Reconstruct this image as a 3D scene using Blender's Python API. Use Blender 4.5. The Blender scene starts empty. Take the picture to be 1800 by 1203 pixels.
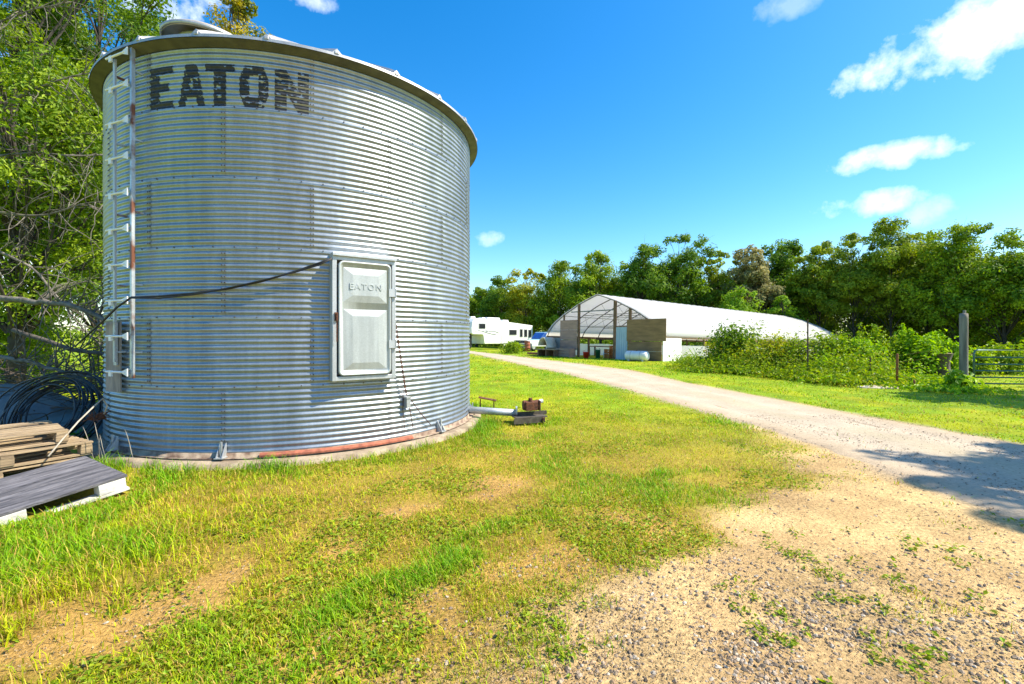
import bpy, math, random
import numpy as np
from mathutils import Vector, Matrix
R = math.radians
rng = np.random.default_rng(7); random.seed(7)
S = bpy.context.scene; COL = S.collection

# ------------------------------------------------------------------ camera, sky, sun, exposure
cam = bpy.data.cameras.new('camera'); camo = bpy.data.objects.new('camera', cam); COL.objects.link(camo)
camo.location = (0, 0, 1.5); camo.rotation_euler = (R(90), 0, 0)
cam.sensor_width = 36; cam.lens = 16; cam.shift_y = -0.0064; cam.clip_start = .05; cam.clip_end = 3000
S.camera = camo
SUN_EL, SUN_AZ = 50, -5            # azimuth measured from +X towards +Y
sd = Vector((math.cos(R(SUN_EL))*math.cos(R(SUN_AZ)), math.cos(R(SUN_EL))*math.sin(R(SUN_AZ)), math.sin(R(SUN_EL))))
sun = bpy.data.lights.new('sun', 'SUN'); sun.energy = 5.0; sun.angle = R(.53); sun.color = (1, .91, .75)
suno = bpy.data.objects.new('sun', sun); COL.objects.link(suno); suno.rotation_euler = sd.to_track_quat('Z', 'Y').to_euler()
W = bpy.data.worlds.new('World'); S.world = W; W.use_nodes = True
wn, wl = W.node_tree.nodes, W.node_tree.links; wn.clear()
def wmath(op, a, b=None, c=None, clamp=False):
    n = wn.new('ShaderNodeMath'); n.operation = op; n.use_clamp = clamp
    for i, v in enumerate((a, b, c)):
        if v is None: continue
        if isinstance(v, (int, float)): n.inputs[i].default_value = v
        else: wl.new(v, n.inputs[i])
    return n.outputs[0]
def build_world():
    out = wn.new('ShaderNodeOutputWorld'); bg = wn.new('ShaderNodeBackground'); bg.inputs[1].default_value = .14
    sky = wn.new('ShaderNodeTexSky'); sky.sky_type = 'NISHITA'; sky.sun_disc = False
    sky.sun_elevation = R(SUN_EL); sky.sun_rotation = R(90 - SUN_AZ); sky.air_density = 1.0; sky.dust_density = .6; sky.ozone_density = 2.5
    hs = wn.new('ShaderNodeHueSaturation'); hs.inputs['Saturation'].default_value = 1.44; hs.inputs['Value'].default_value = 1.08; hs.inputs['Hue'].default_value = .498
    wl.new(sky.outputs[0], hs.inputs['Color'])
    tc = wn.new('ShaderNodeTexCoord'); D = tc.outputs['Generated']
    nz = wn.new('ShaderNodeTexNoise'); nz.inputs['Scale'].default_value = 11; nz.inputs['Detail'].default_value = 7; nz.inputs['Roughness'].default_value = .6
    wl.new(D, nz.inputs['Vector'])
    total = None
    # centre (as tangent coordinates of the world Y axis), half width, half height, strength, tilt
    clouds = [(1.12, .715, .31, .095, 1.2, .06), (.83, .395, .125, .034, .95, .0), (.77, .285, .105, .034, .85, .03), (-.055, .215, .035, .02, .45, 0),
              (-.45, .74, .09, .022, .55, 0), (-.70, .71, .14, .06, 1.0, 0), (-1.25, .50, .38, .22, 1.0, 0), (.60, .72, .07, .03, .22, 0), (-1.05, .16, .30, .15, .9, 0),
              (.93,.275,.06,.03,.3,0), (2.6, .9, .5, .2, .8, 0), (-3.2, 1.3, .6, .3, .8, 0)]
    for ci, (tx, tz, ra, rb, st, tilt) in enumerate(clouds):
        c = Vector((tx, 1, tz)); L = c.length; c.normalize()
        r = c.cross(Vector((0, 0, 1))).normalized(); u = r.cross(c).normalized()
        r, u = r*math.cos(tilt) + u*math.sin(tilt), u*math.cos(tilt) - r*math.sin(tilt)
        ds = []
        for v, s in ((r, ra/L), (u, rb/L)):
            d = wn.new('ShaderNodeVectorMath'); d.operation = 'DOT_PRODUCT'; wl.new(D, d.inputs[0]); d.inputs[1].default_value = v/s
            ds.append(wmath('MULTIPLY', d.outputs['Value'], d.outputs['Value']))
        d = wn.new('ShaderNodeVectorMath'); d.operation = 'DOT_PRODUCT'; wl.new(D, d.inputs[0]); d.inputs[1].default_value = c
        front = wmath('GREATER_THAN', d.outputs['Value'], .2)
        e = wmath('SUBTRACT', 1.0, wmath('ADD', ds[0], ds[1]))
        e = wmath('MULTIPLY', wmath('MAXIMUM', e, -3.0), .75)
        n2 = wmath('MULTIPLY', wmath('SUBTRACT', nz.outputs['Fac'], .50 if ci == 0 else .52), 3.2 if ci in (0, 1, 2) else 5.0)
        m = wmath('MULTIPLY', wmath('ADD', e, n2), 1.0, clamp=True)
        m = wmath('MULTIPLY', m, wmath('MULTIPLY', front, wmath('GREATER_THAN', e, -1.2)))
        m = wmath('MULTIPLY', m, st, clamp=True)
        total = m if total is None else wmath('MAXIMUM', total, m)
    mx = wn.new('ShaderNodeMixRGB'); wl.new(total, mx.inputs[0]); wl.new(hs.outputs[0], mx.inputs[1]); mx.inputs[2].default_value = (6.6, 6.9, 7.3, 1)
    wl.new(mx.outputs[0], bg.inputs[0]); wl.new(bg.outputs[0], out.inputs[0])
build_world()
S.view_settings.view_transform = 'Standard'; S.view_settings.look = 'None'; S.view_settings.gamma = 1
S.view_settings.use_curve_mapping = False; S.view_settings.exposure = 0.9
S.render.engine = 'CYCLES'; S.cycles.max_bounces = 8; S.cycles.transparent_max_bounces = 8

# ------------------------------------------------------------------ helpers
def tag(o, label=None, cat=None, group=None, kind=None):
    if label: o['label'] = label
    if cat: o['category'] = cat
    if group: o['group'] = group
    if kind: o['kind'] = kind
    return o
def empty(name, loc=(0, 0, 0), rz=0, label=None, cat=None, group=None):
    o = bpy.data.objects.new(name, None); COL.objects.link(o); o.location = loc; o.rotation_euler = (0, 0, rz)
    o.empty_display_size = .2
    return tag(o, label, cat, group)
def link(name, me, mat=None, parent=None):
    if mat and not me.materials: me.materials.append(mat)
    o = bpy.data.objects.new(name, me); COL.objects.link(o)
    if parent: o.parent = parent
    return o
class MB:
    def __init__(s): s.v = []; s.f = []
    def add(s, v, f):
        b = len(s.v); s.v += [tuple(p) for p in v]; s.f += [tuple(i+b for i in q) for q in f]; return s
    def box(s, c, d, m=None, taper=1):
        x, y, z = (k/2 for k in d); P = []
        for (i, j, k) in ((-1,-1,-1),(1,-1,-1),(1,1,-1),(-1,1,-1),(-1,-1,1),(1,-1,1),(1,1,1),(-1,1,1)):
            t = taper if k > 0 else 1
            p = Vector((i*x*t, j*y*t, k*z)); p = (m @ p) if m else p
            P.append(p + Vector(c))
        return s.add(P, ((0,3,2,1),(4,5,6,7),(0,1,5,4),(1,2,6,5),(2,3,7,6),(3,0,4,7)))
    def tube(s, pts, r, n=6, cap=True):
        pts = [Vector(p) for p in pts]; k = len(pts); rr = r if hasattr(r, '__len__') else [r]*k
        V = []; F = []; up = None
        for i, p in enumerate(pts):
            t = (pts[min(i+1, k-1)] - pts[max(i-1, 0)])
            t = t.normalized() if t.length > 1e-9 else Vector((0,0,1))
            if up is None: up = Vector((0,0,1)) if abs(t.z) < .9 else Vector((1,0,0))
            a = t.cross(up); a = a.normalized() if a.length > 1e-6 else Vector((1,0,0)); b = t.cross(a); up = -b if False else b.cross(t) if False else up
            for j in range(n):
                w = 2*math.pi*j/n; V.append(p + (a*math.cos(w) + b*math.sin(w))*rr[i])
        for i in range(k-1):
            for j in range(n):
                F.append((i*n+j, i*n+(j+1) % n, (i+1)*n+(j+1) % n, (i+1)*n+j))
        if cap: F.append(tuple(range(n))[::-1]); F.append(tuple((k-1)*n+j for j in range(n)))
        return s.add(V, F)
    def prism(s, poly, y0, y1, m=None):      # poly in XZ, extruded along Y
        n = len(poly); V = [Vector((a, y0, b)) for a, b in poly] + [Vector((a, y1, b)) for a, b in poly]
        if m: V = [m @ v for v in V]
        F = [tuple(range(n)), tuple(range(2*n-1, n-1, -1))] + [(i, i+n, (i+1) % n+n, (i+1) % n) for i in range(n)]
        return s.add(V, F)
    def lathe(s, prof, n=24, c=(0,0,0), closed=False, a0=0, a1=2*math.pi):
        V = []; F = []; k = len(prof); full = abs(a1-a0-2*math.pi) < 1e-6; m_ = n if full else n+1
        for j in range(m_):
            w = a0+(a1-a0)*j/n
            for r, z in prof: V.append((c[0]+r*math.cos(w), c[1]+r*math.sin(w), c[2]+z))
        for j in range(n):
            q = (j+1) % m_
            for i in range(k-1): F.append((j*k+i, q*k+i, q*k+i+1, j*k+i+1))
            if closed: F.append((j*k+k-1, q*k+k-1, q*k, j*k))
        return s.add(V, F)
    def mesh(s, name, smooth=False):
        me = bpy.data.meshes.new(name); me.from_pydata(s.v, [], s.f); me.update()
        if smooth: me.polygons.foreach_set('use_smooth', [True]*len(me.polygons))
        return me
    def build(s, name, mat, parent=None, smooth=False, bevel=0):
        o = link(name, s.mesh(name, smooth), mat, parent)
        if bevel:
            b = o.modifiers.new('bevel', 'BEVEL'); b.width = bevel; b.segments = 2; b.limit_method = 'ANGLE'
        return o
def np_mesh(name, V, F, mat, parent=None, col=None, smooth=False):
    V = np.asarray(V, np.float32); F = np.asarray(F, np.int32); k = F.shape[1]
    me = bpy.data.meshes.new(name); me.vertices.add(len(V)); me.vertices.foreach_set('co', V.ravel())
    me.loops.add(F.size); me.loops.foreach_set('vertex_index', F.ravel())
    me.polygons.add(len(F)); me.polygons.foreach_set('loop_start', np.arange(0, F.size, k, dtype=np.int32))
    try: me.polygons.foreach_set('loop_total', np.full(len(F), k, np.int32))
    except Exception: pass
    me.update(calc_edges=True)
    if col is not None:
        a = me.color_attributes.new('col', 'FLOAT_COLOR', 'POINT'); c = np.ones((len(V), 4), np.float32); c[:, :3] = col
        a.data.foreach_set('color', c.ravel())
    me.polygons.foreach_set('use_smooth', np.full(len(F), smooth))
    return link(name, me, mat, parent)
_tab = np.random.default_rng(3).random((256, 256))
def vnoise(x, y, seed=0):
    x = np.asarray(x, float)+seed*17.3; y = np.asarray(y, float)+seed*9.1
    xi = np.floor(x).astype(int); yi = np.floor(y).astype(int); fx = x-xi; fy = y-yi
    fx = fx*fx*(3-2*fx); fy = fy*fy*(3-2*fy)
    g = lambda i, j: _tab[i % 256, j % 256]
    return (g(xi,yi)*(1-fx)+g(xi+1,yi)*fx)*(1-fy)+(g(xi,yi+1)*(1-fx)+g(xi+1,yi+1)*fx)*fy
def fbm(x, y, s=1, o=4, seed=0):
    t = 0; a = .5; n = 0
    for i in range(o): t = t+a*vnoise(x*s, y*s, seed+i*3); n += a; a *= .5; s *= 2.03
    return t/n
def sstep(a, b, x): t = np.clip((x-a)/(b-a), 0, 1); return t*t*(3-2*t)

# ------------------------------------------------------------------ materials
def nodes(m): m.use_nodes = True; return m.node_tree.nodes, m.node_tree.links
def M(name, c, c2=None, scale=6, rough=.7, metal=0, bump=0, bscale=30, stretch=(1,1,1), lo=.35, hi=.65, spec=.5, detail=6, rvar=0):
    m = bpy.data.materials.new(name); n, l = nodes(m); p = n['Principled BSDF']
    p.inputs['Roughness'].default_value = rough; p.inputs['Metallic'].default_value = metal; p.inputs['Specular IOR Level'].default_value = spec
    if c2 is None: c2 = tuple(k*.75 for k in c)
    tc = n.new('ShaderNodeTexCoord'); mp = n.new('ShaderNodeMapping'); mp.inputs['Scale'].default_value = stretch; l.new(tc.outputs['Object'], mp.inputs[0])
    nz = n.new('ShaderNodeTexNoise'); nz.inputs['Scale'].default_value = scale; nz.inputs['Detail'].default_value = detail; l.new(mp.outputs[0], nz.inputs['Vector'])
    cr = n.new('ShaderNodeValToRGB'); cr.color_ramp.elements[0].position = lo; cr.color_ramp.elements[1].position = hi
    cr.color_ramp.elements[0].color = (*c2, 1); cr.color_ramp.elements[1].color = (*c, 1); l.new(nz.outputs['Fac'], cr.inputs[0])
    src = cr.outputs[0]
    if rvar:
        oi = n.new('ShaderNodeObjectInfo'); mr = n.new('ShaderNodeMapRange'); mr.inputs[3].default_value = 1-rvar; mr.inputs[4].default_value = 1+rvar
        l.new(oi.outputs['Random'], mr.inputs[0]); hs = n.new('ShaderNodeHueSaturation'); l.new(mr.outputs[0], hs.inputs['Value']); l.new(src, hs.inputs['Color']); src = hs.outputs[0]
    l.new(src, p.inputs['Base Color'])
    if bump:
        b2 = n.new('ShaderNodeTexNoise'); b2.inputs['Scale'].default_value = bscale; b2.inputs['Detail'].default_value = 5; l.new(mp.outputs[0], b2.inputs['Vector'])
        bp = n.new('ShaderNodeBump'); bp.inputs['Strength'].default_value = bump; bp.inputs['Distance'].default_value = .02
        l.new(b2.outputs['Fac'], bp.inputs['Height']); l.new(bp.outputs[0], p.inputs['Normal'])
    return m
def foliage_mat(name, trans=.35, rough=.55, gain=1.0):
    m = bpy.data.materials.new(name); n, l = nodes(m); p = n['Principled BSDF']; p.inputs['Roughness'].default_value = rough; p.inputs['Specular IOR Level'].default_value = .3
    a = n.new('ShaderNodeAttribute'); a.attribute_name = 'col'; l.new(a.outputs['Color'], p.inputs['Base Color'])
    t = n.new('ShaderNodeBsdfTranslucent'); hs = n.new('ShaderNodeHueSaturation'); hs.inputs['Saturation'].default_value = 1.1; hs.inputs['Value'].default_value = 1.5*gain
    l.new(a.outputs['Color'], hs.inputs['Color']); l.new(hs.outputs[0], t.inputs[0])
    mx = n.new('ShaderNodeMixShader'); mx.inputs[0].default_value = trans; l.new(p.outputs[0], mx.inputs[1]); l.new(t.outputs[0], mx.inputs[2])
    l.new(mx.outputs[0], n['Material Output'].inputs[0]); return m
def attr_mat(name, rough=.9, noise=40, amt=.5, bump=.3, bsc=60):
    m = bpy.data.materials.new(name); n, l = nodes(m); p = n['Principled BSDF']; p.inputs['Roughness'].default_value = rough; p.inputs['Specular IOR Level'].default_value = .2
    a = n.new('ShaderNodeAttribute'); a.attribute_name = 'col'
    tc = n.new('ShaderNodeTexCoord')
    nz = n.new('ShaderNodeTexNoise'); nz.inputs['Scale'].default_value = noise; nz.inputs['Detail'].default_value = 8; nz.inputs['Roughness'].default_value = .7; l.new(tc.outputs['Object'], nz.inputs['Vector'])
    n2 = n.new('ShaderNodeTexNoise'); n2.inputs['Scale'].default_value = 1.3; n2.inputs['Detail'].default_value = 5; l.new(tc.outputs['Object'], n2.inputs['Vector'])
    ad = n.new('ShaderNodeMath'); ad.operation = 'MULTIPLY_ADD'; l.new(n2.outputs['Fac'], ad.inputs[0]); ad.inputs[1].default_value = .5; l.new(nz.outputs['Fac'], ad.inputs[2])
    mr = n.new('ShaderNodeMapRange'); mr.inputs[1].default_value = .45; mr.inputs[2].default_value = 1.05; mr.inputs[3].default_value = 1-amt; mr.inputs[4].default_value = 1+amt; l.new(ad.outputs[0], mr.inputs[0])
    vm = n.new('ShaderNodeVectorMath'); vm.operation = 'SCALE'; l.new(a.outputs['Color'], vm.inputs[0]); l.new(mr.outputs[0], vm.inputs['Scale'])
    l.new(vm.outputs[0], p.inputs['Base Color'])
    b2 = n.new('ShaderNodeTexNoise'); b2.inputs['Scale'].default_value = bsc; b2.inputs['Detail'].default_value = 6; b2.inputs['Roughness'].default_value = .7; l.new(tc.outputs['Object'], b2.inputs['Vector'])
    bp = n.new('ShaderNodeBump'); bp.inputs['Strength'].default_value = bump; bp.inputs['Distance'].default_value = .02; l.new(b2.outputs['Fac'], bp.inputs['Height']); l.new(bp.outputs[0], p.inputs['Normal'])
    return m
def galv_mat(name, base=(.30,.335,.37), rough=.38, metal=.70, spangle=60, rust=0.0, rvar=.045):
    m = bpy.data.materials.new(name); n, l = nodes(m); p = n['Principled BSDF']; p.inputs['Metallic'].default_value = metal
    tc = n.new('ShaderNodeTexCoord')
    vo = n.new('ShaderNodeTexVoronoi'); vo.inputs['Scale'].default_value = spangle; l.new(tc.outputs['Object'], vo.inputs['Vector'])
    bw = n.new('ShaderNodeSeparateColor'); l.new(vo.outputs['Color'], bw.inputs[0])
    mp = n.new('ShaderNodeMapping'); mp.inputs['Scale'].default_value = (1.5, 1.5, .35); l.new(tc.outputs['Object'], mp.inputs[0])
    nz = n.new('ShaderNodeTexNoise'); nz.inputs['Scale'].default_value = 2.2; nz.inputs['Detail'].default_value = 8; nz.inputs['Roughness'].default_value = .65; l.new(mp.outputs[0], nz.inputs['Vector'])
    oi = n.new('ShaderNodeObjectInfo')
    def mth(op, a, b, c=None, cl=False):
        q = n.new('ShaderNodeMath'); q.operation = op; q.use_clamp = cl
        for i, v in enumerate((a, b, c)):
            if v is None: continue
            if isinstance(v, (int, float)): q.inputs[i].default_value = v
            else: l.new(v, q.inputs[i])
        return q.outputs[0]
    f = mth('MULTIPLY_ADD', bw.outputs[0], .14, .93)
    mp2 = n.new('ShaderNodeMapping'); mp2.inputs['Scale'].default_value = (9, 9, .7); l.new(tc.outputs['Object'], mp2.inputs[0])
    ns = n.new('ShaderNodeTexNoise'); ns.inputs['Scale'].default_value = 1.6; ns.inputs['Detail'].default_value = 6; l.new(mp2.outputs[0], ns.inputs['Vector'])
    f = mth('MULTIPLY', f, mth('MULTIPLY_ADD', nz.outputs['Fac'], .6, .7)); f = mth('MULTIPLY', f, mth('MULTIPLY_ADD', ns.outputs['Fac'], .45, .78))
    f = mth('MULTIPLY', f, mth('MULTIPLY_ADD', oi.outputs['Random'], 2*rvar, 1-rvar))
    vm = n.new('ShaderNodeVectorMath'); vm.operation = 'SCALE'; vm.inputs[0].default_value = base; l.new(f, vm.inputs['Scale'])
    src = vm.outputs[0]
    if rust:
        rn = n.new('ShaderNodeTexNoise'); rn.inputs['Scale'].default_value = 3; rn.inputs['Detail'].default_value = 7; l.new(tc.outputs['Object'], rn.inputs['Vector'])
        rf = mth('MULTIPLY', mth('SUBTRACT', rn.outputs['Fac'], .6-rust*.3), 9.0, cl=True)
        mx = n.new('ShaderNodeMixRGB'); l.new(rf, mx.inputs[0]); l.new(src, mx.inputs[1]); mx.inputs[2].default_value = (.16, .055, .025, 1); src = mx.outputs[0]
        l.new(mth('MULTIPLY_ADD', rf, -metal, metal), p.inputs['Metallic'])
    l.new(src, p.inputs['Base Color'])
    l.new(mth('MULTIPLY_ADD', nz.outputs['Fac'], .28, rough-.10), p.inputs['Roughness'])
    bp = n.new('ShaderNodeBump'); bp.inputs['Strength'].default_value = .08; bp.inputs['Distance'].default_value = .01; l.new(nz.outputs['Fac'], bp.inputs['Height']); l.new(bp.outputs[0], p.inputs['Normal'])
    return m
galv = galv_mat('galvanised_sheet'); galv_roof = galv_mat('galvanised_roof', (.42,.42,.41), .5, .7)
galv_pale = galv_mat('galvanised_pale', (.46,.48,.49), .5, .55, spangle=90, rvar=.03)
galv_rusty = galv_mat('galvanised_rusty', (.5,.54,.57), .45, .7, rust=.35)
door_mat = galv_mat('galvanised_door', (.43,.46,.455), .55, .55, spangle=110, rvar=0)
black_paint = M('worn_black_paint', (.012,.013,.018), (.03,.032,.04), 30, .55)
rust_m = M('rust', (.17,.06,.025), (.06,.025,.015), 25, .9, bump=.5, bscale=60)
redrust = M('red_rust', (.42,.13,.07), (.22,.07,.04), 14, .8, bump=.3)
concrete = M('concrete', (.40,.32,.22), (.22,.165,.11), 7, .9, bump=.5, bscale=40)
blackrub = M('black_cable', (.018,.018,.02), (.01,.01,.01), 10, .5)
hose_m = M('black_hose', (.03,.035,.04), (.015,.015,.02), 10, .35)
wood_pale = M('pale_pallet_wood', (.46,.34,.20), (.20,.145,.09), 4, .85, bump=.4, bscale=30, stretch=(1,12,12), rvar=.18)
wood_grey = M('weathered_grey_board', (.21,.20,.215), (.065,.063,.075), 3.2, .75, bump=.8, bscale=26, stretch=(6,1,6), rvar=.16, lo=.38, hi=.66)
wood_end = M('grey_block', (.62,.60,.55), (.42,.40,.36), 6, .85, bump=.4, rvar=.1)
post_wood = M('post_wood', (.30,.27,.23), (.14,.12,.10), 9, .9, bump=.6, bscale=30, stretch=(1,1,.12))
stump_m = M('stump_bark', (.17,.135,.115), (.08,.06,.05), 12, .95, bump=.9, bscale=30, stretch=(1,1,.25))
bark = M('bark', (.085,.07,.055), (.04,.034,.028), 9, .95, bump=.9, bscale=22, stretch=(1,1,.25))
bark_pale = M('dead_bark', (.21,.185,.15), (.09,.08,.065), 10, .9, bump=.6, bscale=30)
brown_twig = M('brown_twig', (.12,.09,.065), (.06,.045,.035), 10, .9)
ply = M('weathered_plywood', (.34,.20,.09), (.20,.12,.055), 1.6, .8, bump=.2, stretch=(1,1,4), lo=.3, hi=.7)
ply_pink = M('weathered_pinkish_plywood', (.46,.29,.22), (.31,.205,.165), 1.8, .8, bump=.2, stretch=(1,1,4), lo=.3, hi=.7)
frame_wood = M('frame_timber', (.24,.14,.075), (.13,.08,.045), 5, .85)
hoop_m = M('steel_hoop', (.22,.22,.21), (.15,.15,.14), 5, .5, .5)
white_p = M('white_paint', (.80,.80,.78), (.72,.72,.70), 2, .45)
white_pl = M('white_plastic', (.78,.79,.80), (.70,.71,.72), 3, .4)
door_blue = M('pale_blue_door', (.42,.55,.66), (.36,.48,.58), 2, .5)
glass_d = M('dark_window', (.03,.035,.04), (.02,.022,.025), 2, .08)
rubber = M('tyre_rubber', (.02,.02,.02), (.012,.012,.012), 8, .85)
red_m = M('red_plastic', (.62,.03,.03), (.5,.02,.02), 4, .45)
green_pl = M('green_plastic', (.02,.16,.11), (.015,.1,.07), 4, .5)
orange_m = M('orange_crate', (.5,.16,.035), (.32,.1,.02), 8, .7)
cream = M('cream_shell', (.62,.58,.48), (.5,.46,.36), 3, .6)
tarp_m = M('grey_tarp', (.15,.165,.17), (.07,.08,.085), 3, .45, bump=.4, bscale=8)
blue_m = M('blue_paint', (.02,.10,.38), (.015,.07,.28), 3, .4)
ltblue = M('light_blue_paint', (.30,.55,.66), (.26,.48,.6), 3, .4)
gate_m = M('green_gate_tube', (.10,.20,.17), (.06,.13,.11), 6, .35, .3)
rust_post = M('orange_rust_post', (.35,.13,.04), (.2,.07,.03), 10, .85)
straw_m = M('dry_rope', (.45,.40,.32), (.32,.28,.22), 10, .85)
stone_m = M('pale_stone', (.6,.52,.4), (.45,.38,.28), 6, .9, bump=.4)
leaf_m = foliage_mat('leaves'); grass_m = foliage_mat('grass_blades', .3, .5); far_leaf = foliage_mat('far_leaves', .35, .6)
ground_m = attr_mat('ground_soil', .95, 42, .8, 1.0, 60)
road_m = attr_mat('gravel_drive', .95, 26, .30, .7, 60)
pebble_m = attr_mat('pebbles', .8, 60, .2, .1, 60)
def poly_mat():
    m = bpy.data.materials.new('greenhouse_film'); n, l = nodes(m); p = n['Principled BSDF']; p.inputs['Base Color'].default_value = (.82,.82,.81,1); p.inputs['Roughness'].default_value = .4
    t = n.new('ShaderNodeBsdfTranslucent'); t.inputs[0].default_value = (.85,.83,.82,1)
    mx = n.new('ShaderNodeMixShader'); mx.inputs[0].default_value = .6; l.new(p.outputs[0], mx.inputs[1]); l.new(t.outputs[0], mx.inputs[2]); l.new(mx.outputs[0], n['Material Output'].inputs[0])
    return m
film = poly_mat()

# ------------------------------------------------------------------ terrain functions
BC = np.array((-3.503, 8.007)); BR = 2.74; BZ = .08          # the bin
RL = np.array([(4.4,-12),(4.2,3.0),(4.12,5.5),(4.05,7.2),(3.66,9.8),(2.9,14.1),(2.16,17.6),(.27,24),(-3.2,37.5),(-8,46),(-20,56)])
RR = np.array([(7.4,-12),(7.25,3.0),(6.96,6.4),(6.75,7.4),(6.2,10.6),(5.5,14.3),(5.1,19.5),(3.6,24),(-3.1,41.0),(-6,50),(-17,62)])
def road_edges(y): return np.interp(y, RL[:,1], RL[:,0]), np.interp(y, RR[:,1], RR[:,0])
def road_mask(x, y, soft=.15):
    a, b = road_edges(y); w = (fbm(x, y, 1.7, 3, 5)-.5)*.5
    return sstep(-soft, soft, x-a+w)*sstep(-soft, soft, b-x+w)
DB = np.array([(-.9,.5),(-.6,1.3),(-.35,1.9),(-.08,2.14),(.33,2.6),(1.17,3.33),(2.04,4.29),(3.0,4.8),(3.75,6.6),(4.0,7.4),(4.2,8.6),(4.3,20)])
def dirt_mask(x, y):          # 1 on the bare dirt beside the drive
    xb = np.interp(y, DB[:,1], DB[:,0]); a, b = road_edges(y)
    n = (fbm(x, y, 1.1, 4, 2)-.5)*1.5
    return sstep(-.35, .55, x-xb+n)*(1-sstep(-.1, .2, x-b))
def seg(x, y, pts, w):
    d = np.full(np.shape(x), 9.)
    for (x0,y0),(x1,y1) in zip(pts[:-1], pts[1:]):
        L2 = (x1-x0)**2+(y1-y0)**2; t = np.clip(((x-x0)*(x1-x0)+(y-y0)*(y1-y0))/L2, 0, 1)
        d = np.minimum(d, np.hypot(x-x0-t*(x1-x0), y-y0-t*(y1-y0)))
    return sstep(w, w*.3, d)
def track_mask(x, y):         # worn soil patches in the grass
    n = fbm(x, y, 2.3, 4, 11)
    t = seg(x, y, [(-4.2,1.6),(-2.6,2.2),(-1.95,2.4),(-1.45,3.0),(-1.38,3.24),(-.95,3.8),(-.5,4.1),(-.1,4.6)], .42)
    t2 = seg(x, y, [(-1.6,1.5),(-.9,2.0),(-.5,2.4),(.2,2.9),(1.0,3.6)], .45)*.8
    return np.maximum(t, t2)*sstep(.38, .60, n)
def lush_mask(x, y):
    t = seg(x, y, [(-1.0,2.15),(-.85,2.5),(-.5,3.0),(-.1,3.4),(.2,3.7)], .34)*.8
    t = np.maximum(t, seg(x, y, [(.9,4.4),(1.5,4.9),(2.2,5.2)], .35))
    r = np.hypot(x-BC[0], y-BC[1]); t = np.maximum(t, sstep(3.9, 3.0, r)*.9)
    t = np.maximum(t, seg(x, y, [(-.9,5.6),(.3,6.6),(.6,8)], .55)*.7)
    t = t*sstep(.40, .60, fbm(x, y, 2.2, 4, 23))
    return np.clip(t + sstep(.56, .75, fbm(x, y, .9, 4, 21))*.6, 0, 1)
def greenhouse_g(x, y): return (x-8.7)*.79+(y-26.4)*.613
def H(x, y):
    g = greenhouse_g(x, y); z = -.023*np.clip(g, 0, 45)
    rm = road_mask(x, y, .5); near = sstep(60, 14, np.hypot(x, y))
    return z + ((fbm(x, y, .8, 3, 8)-.5)*.05 + (fbm(x, y, 6, 3, 9)-.5)*.018)*(1-rm)*near*sstep(2.9, 3.4, np.hypot(x-BC[0], y-BC[1]))

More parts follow.
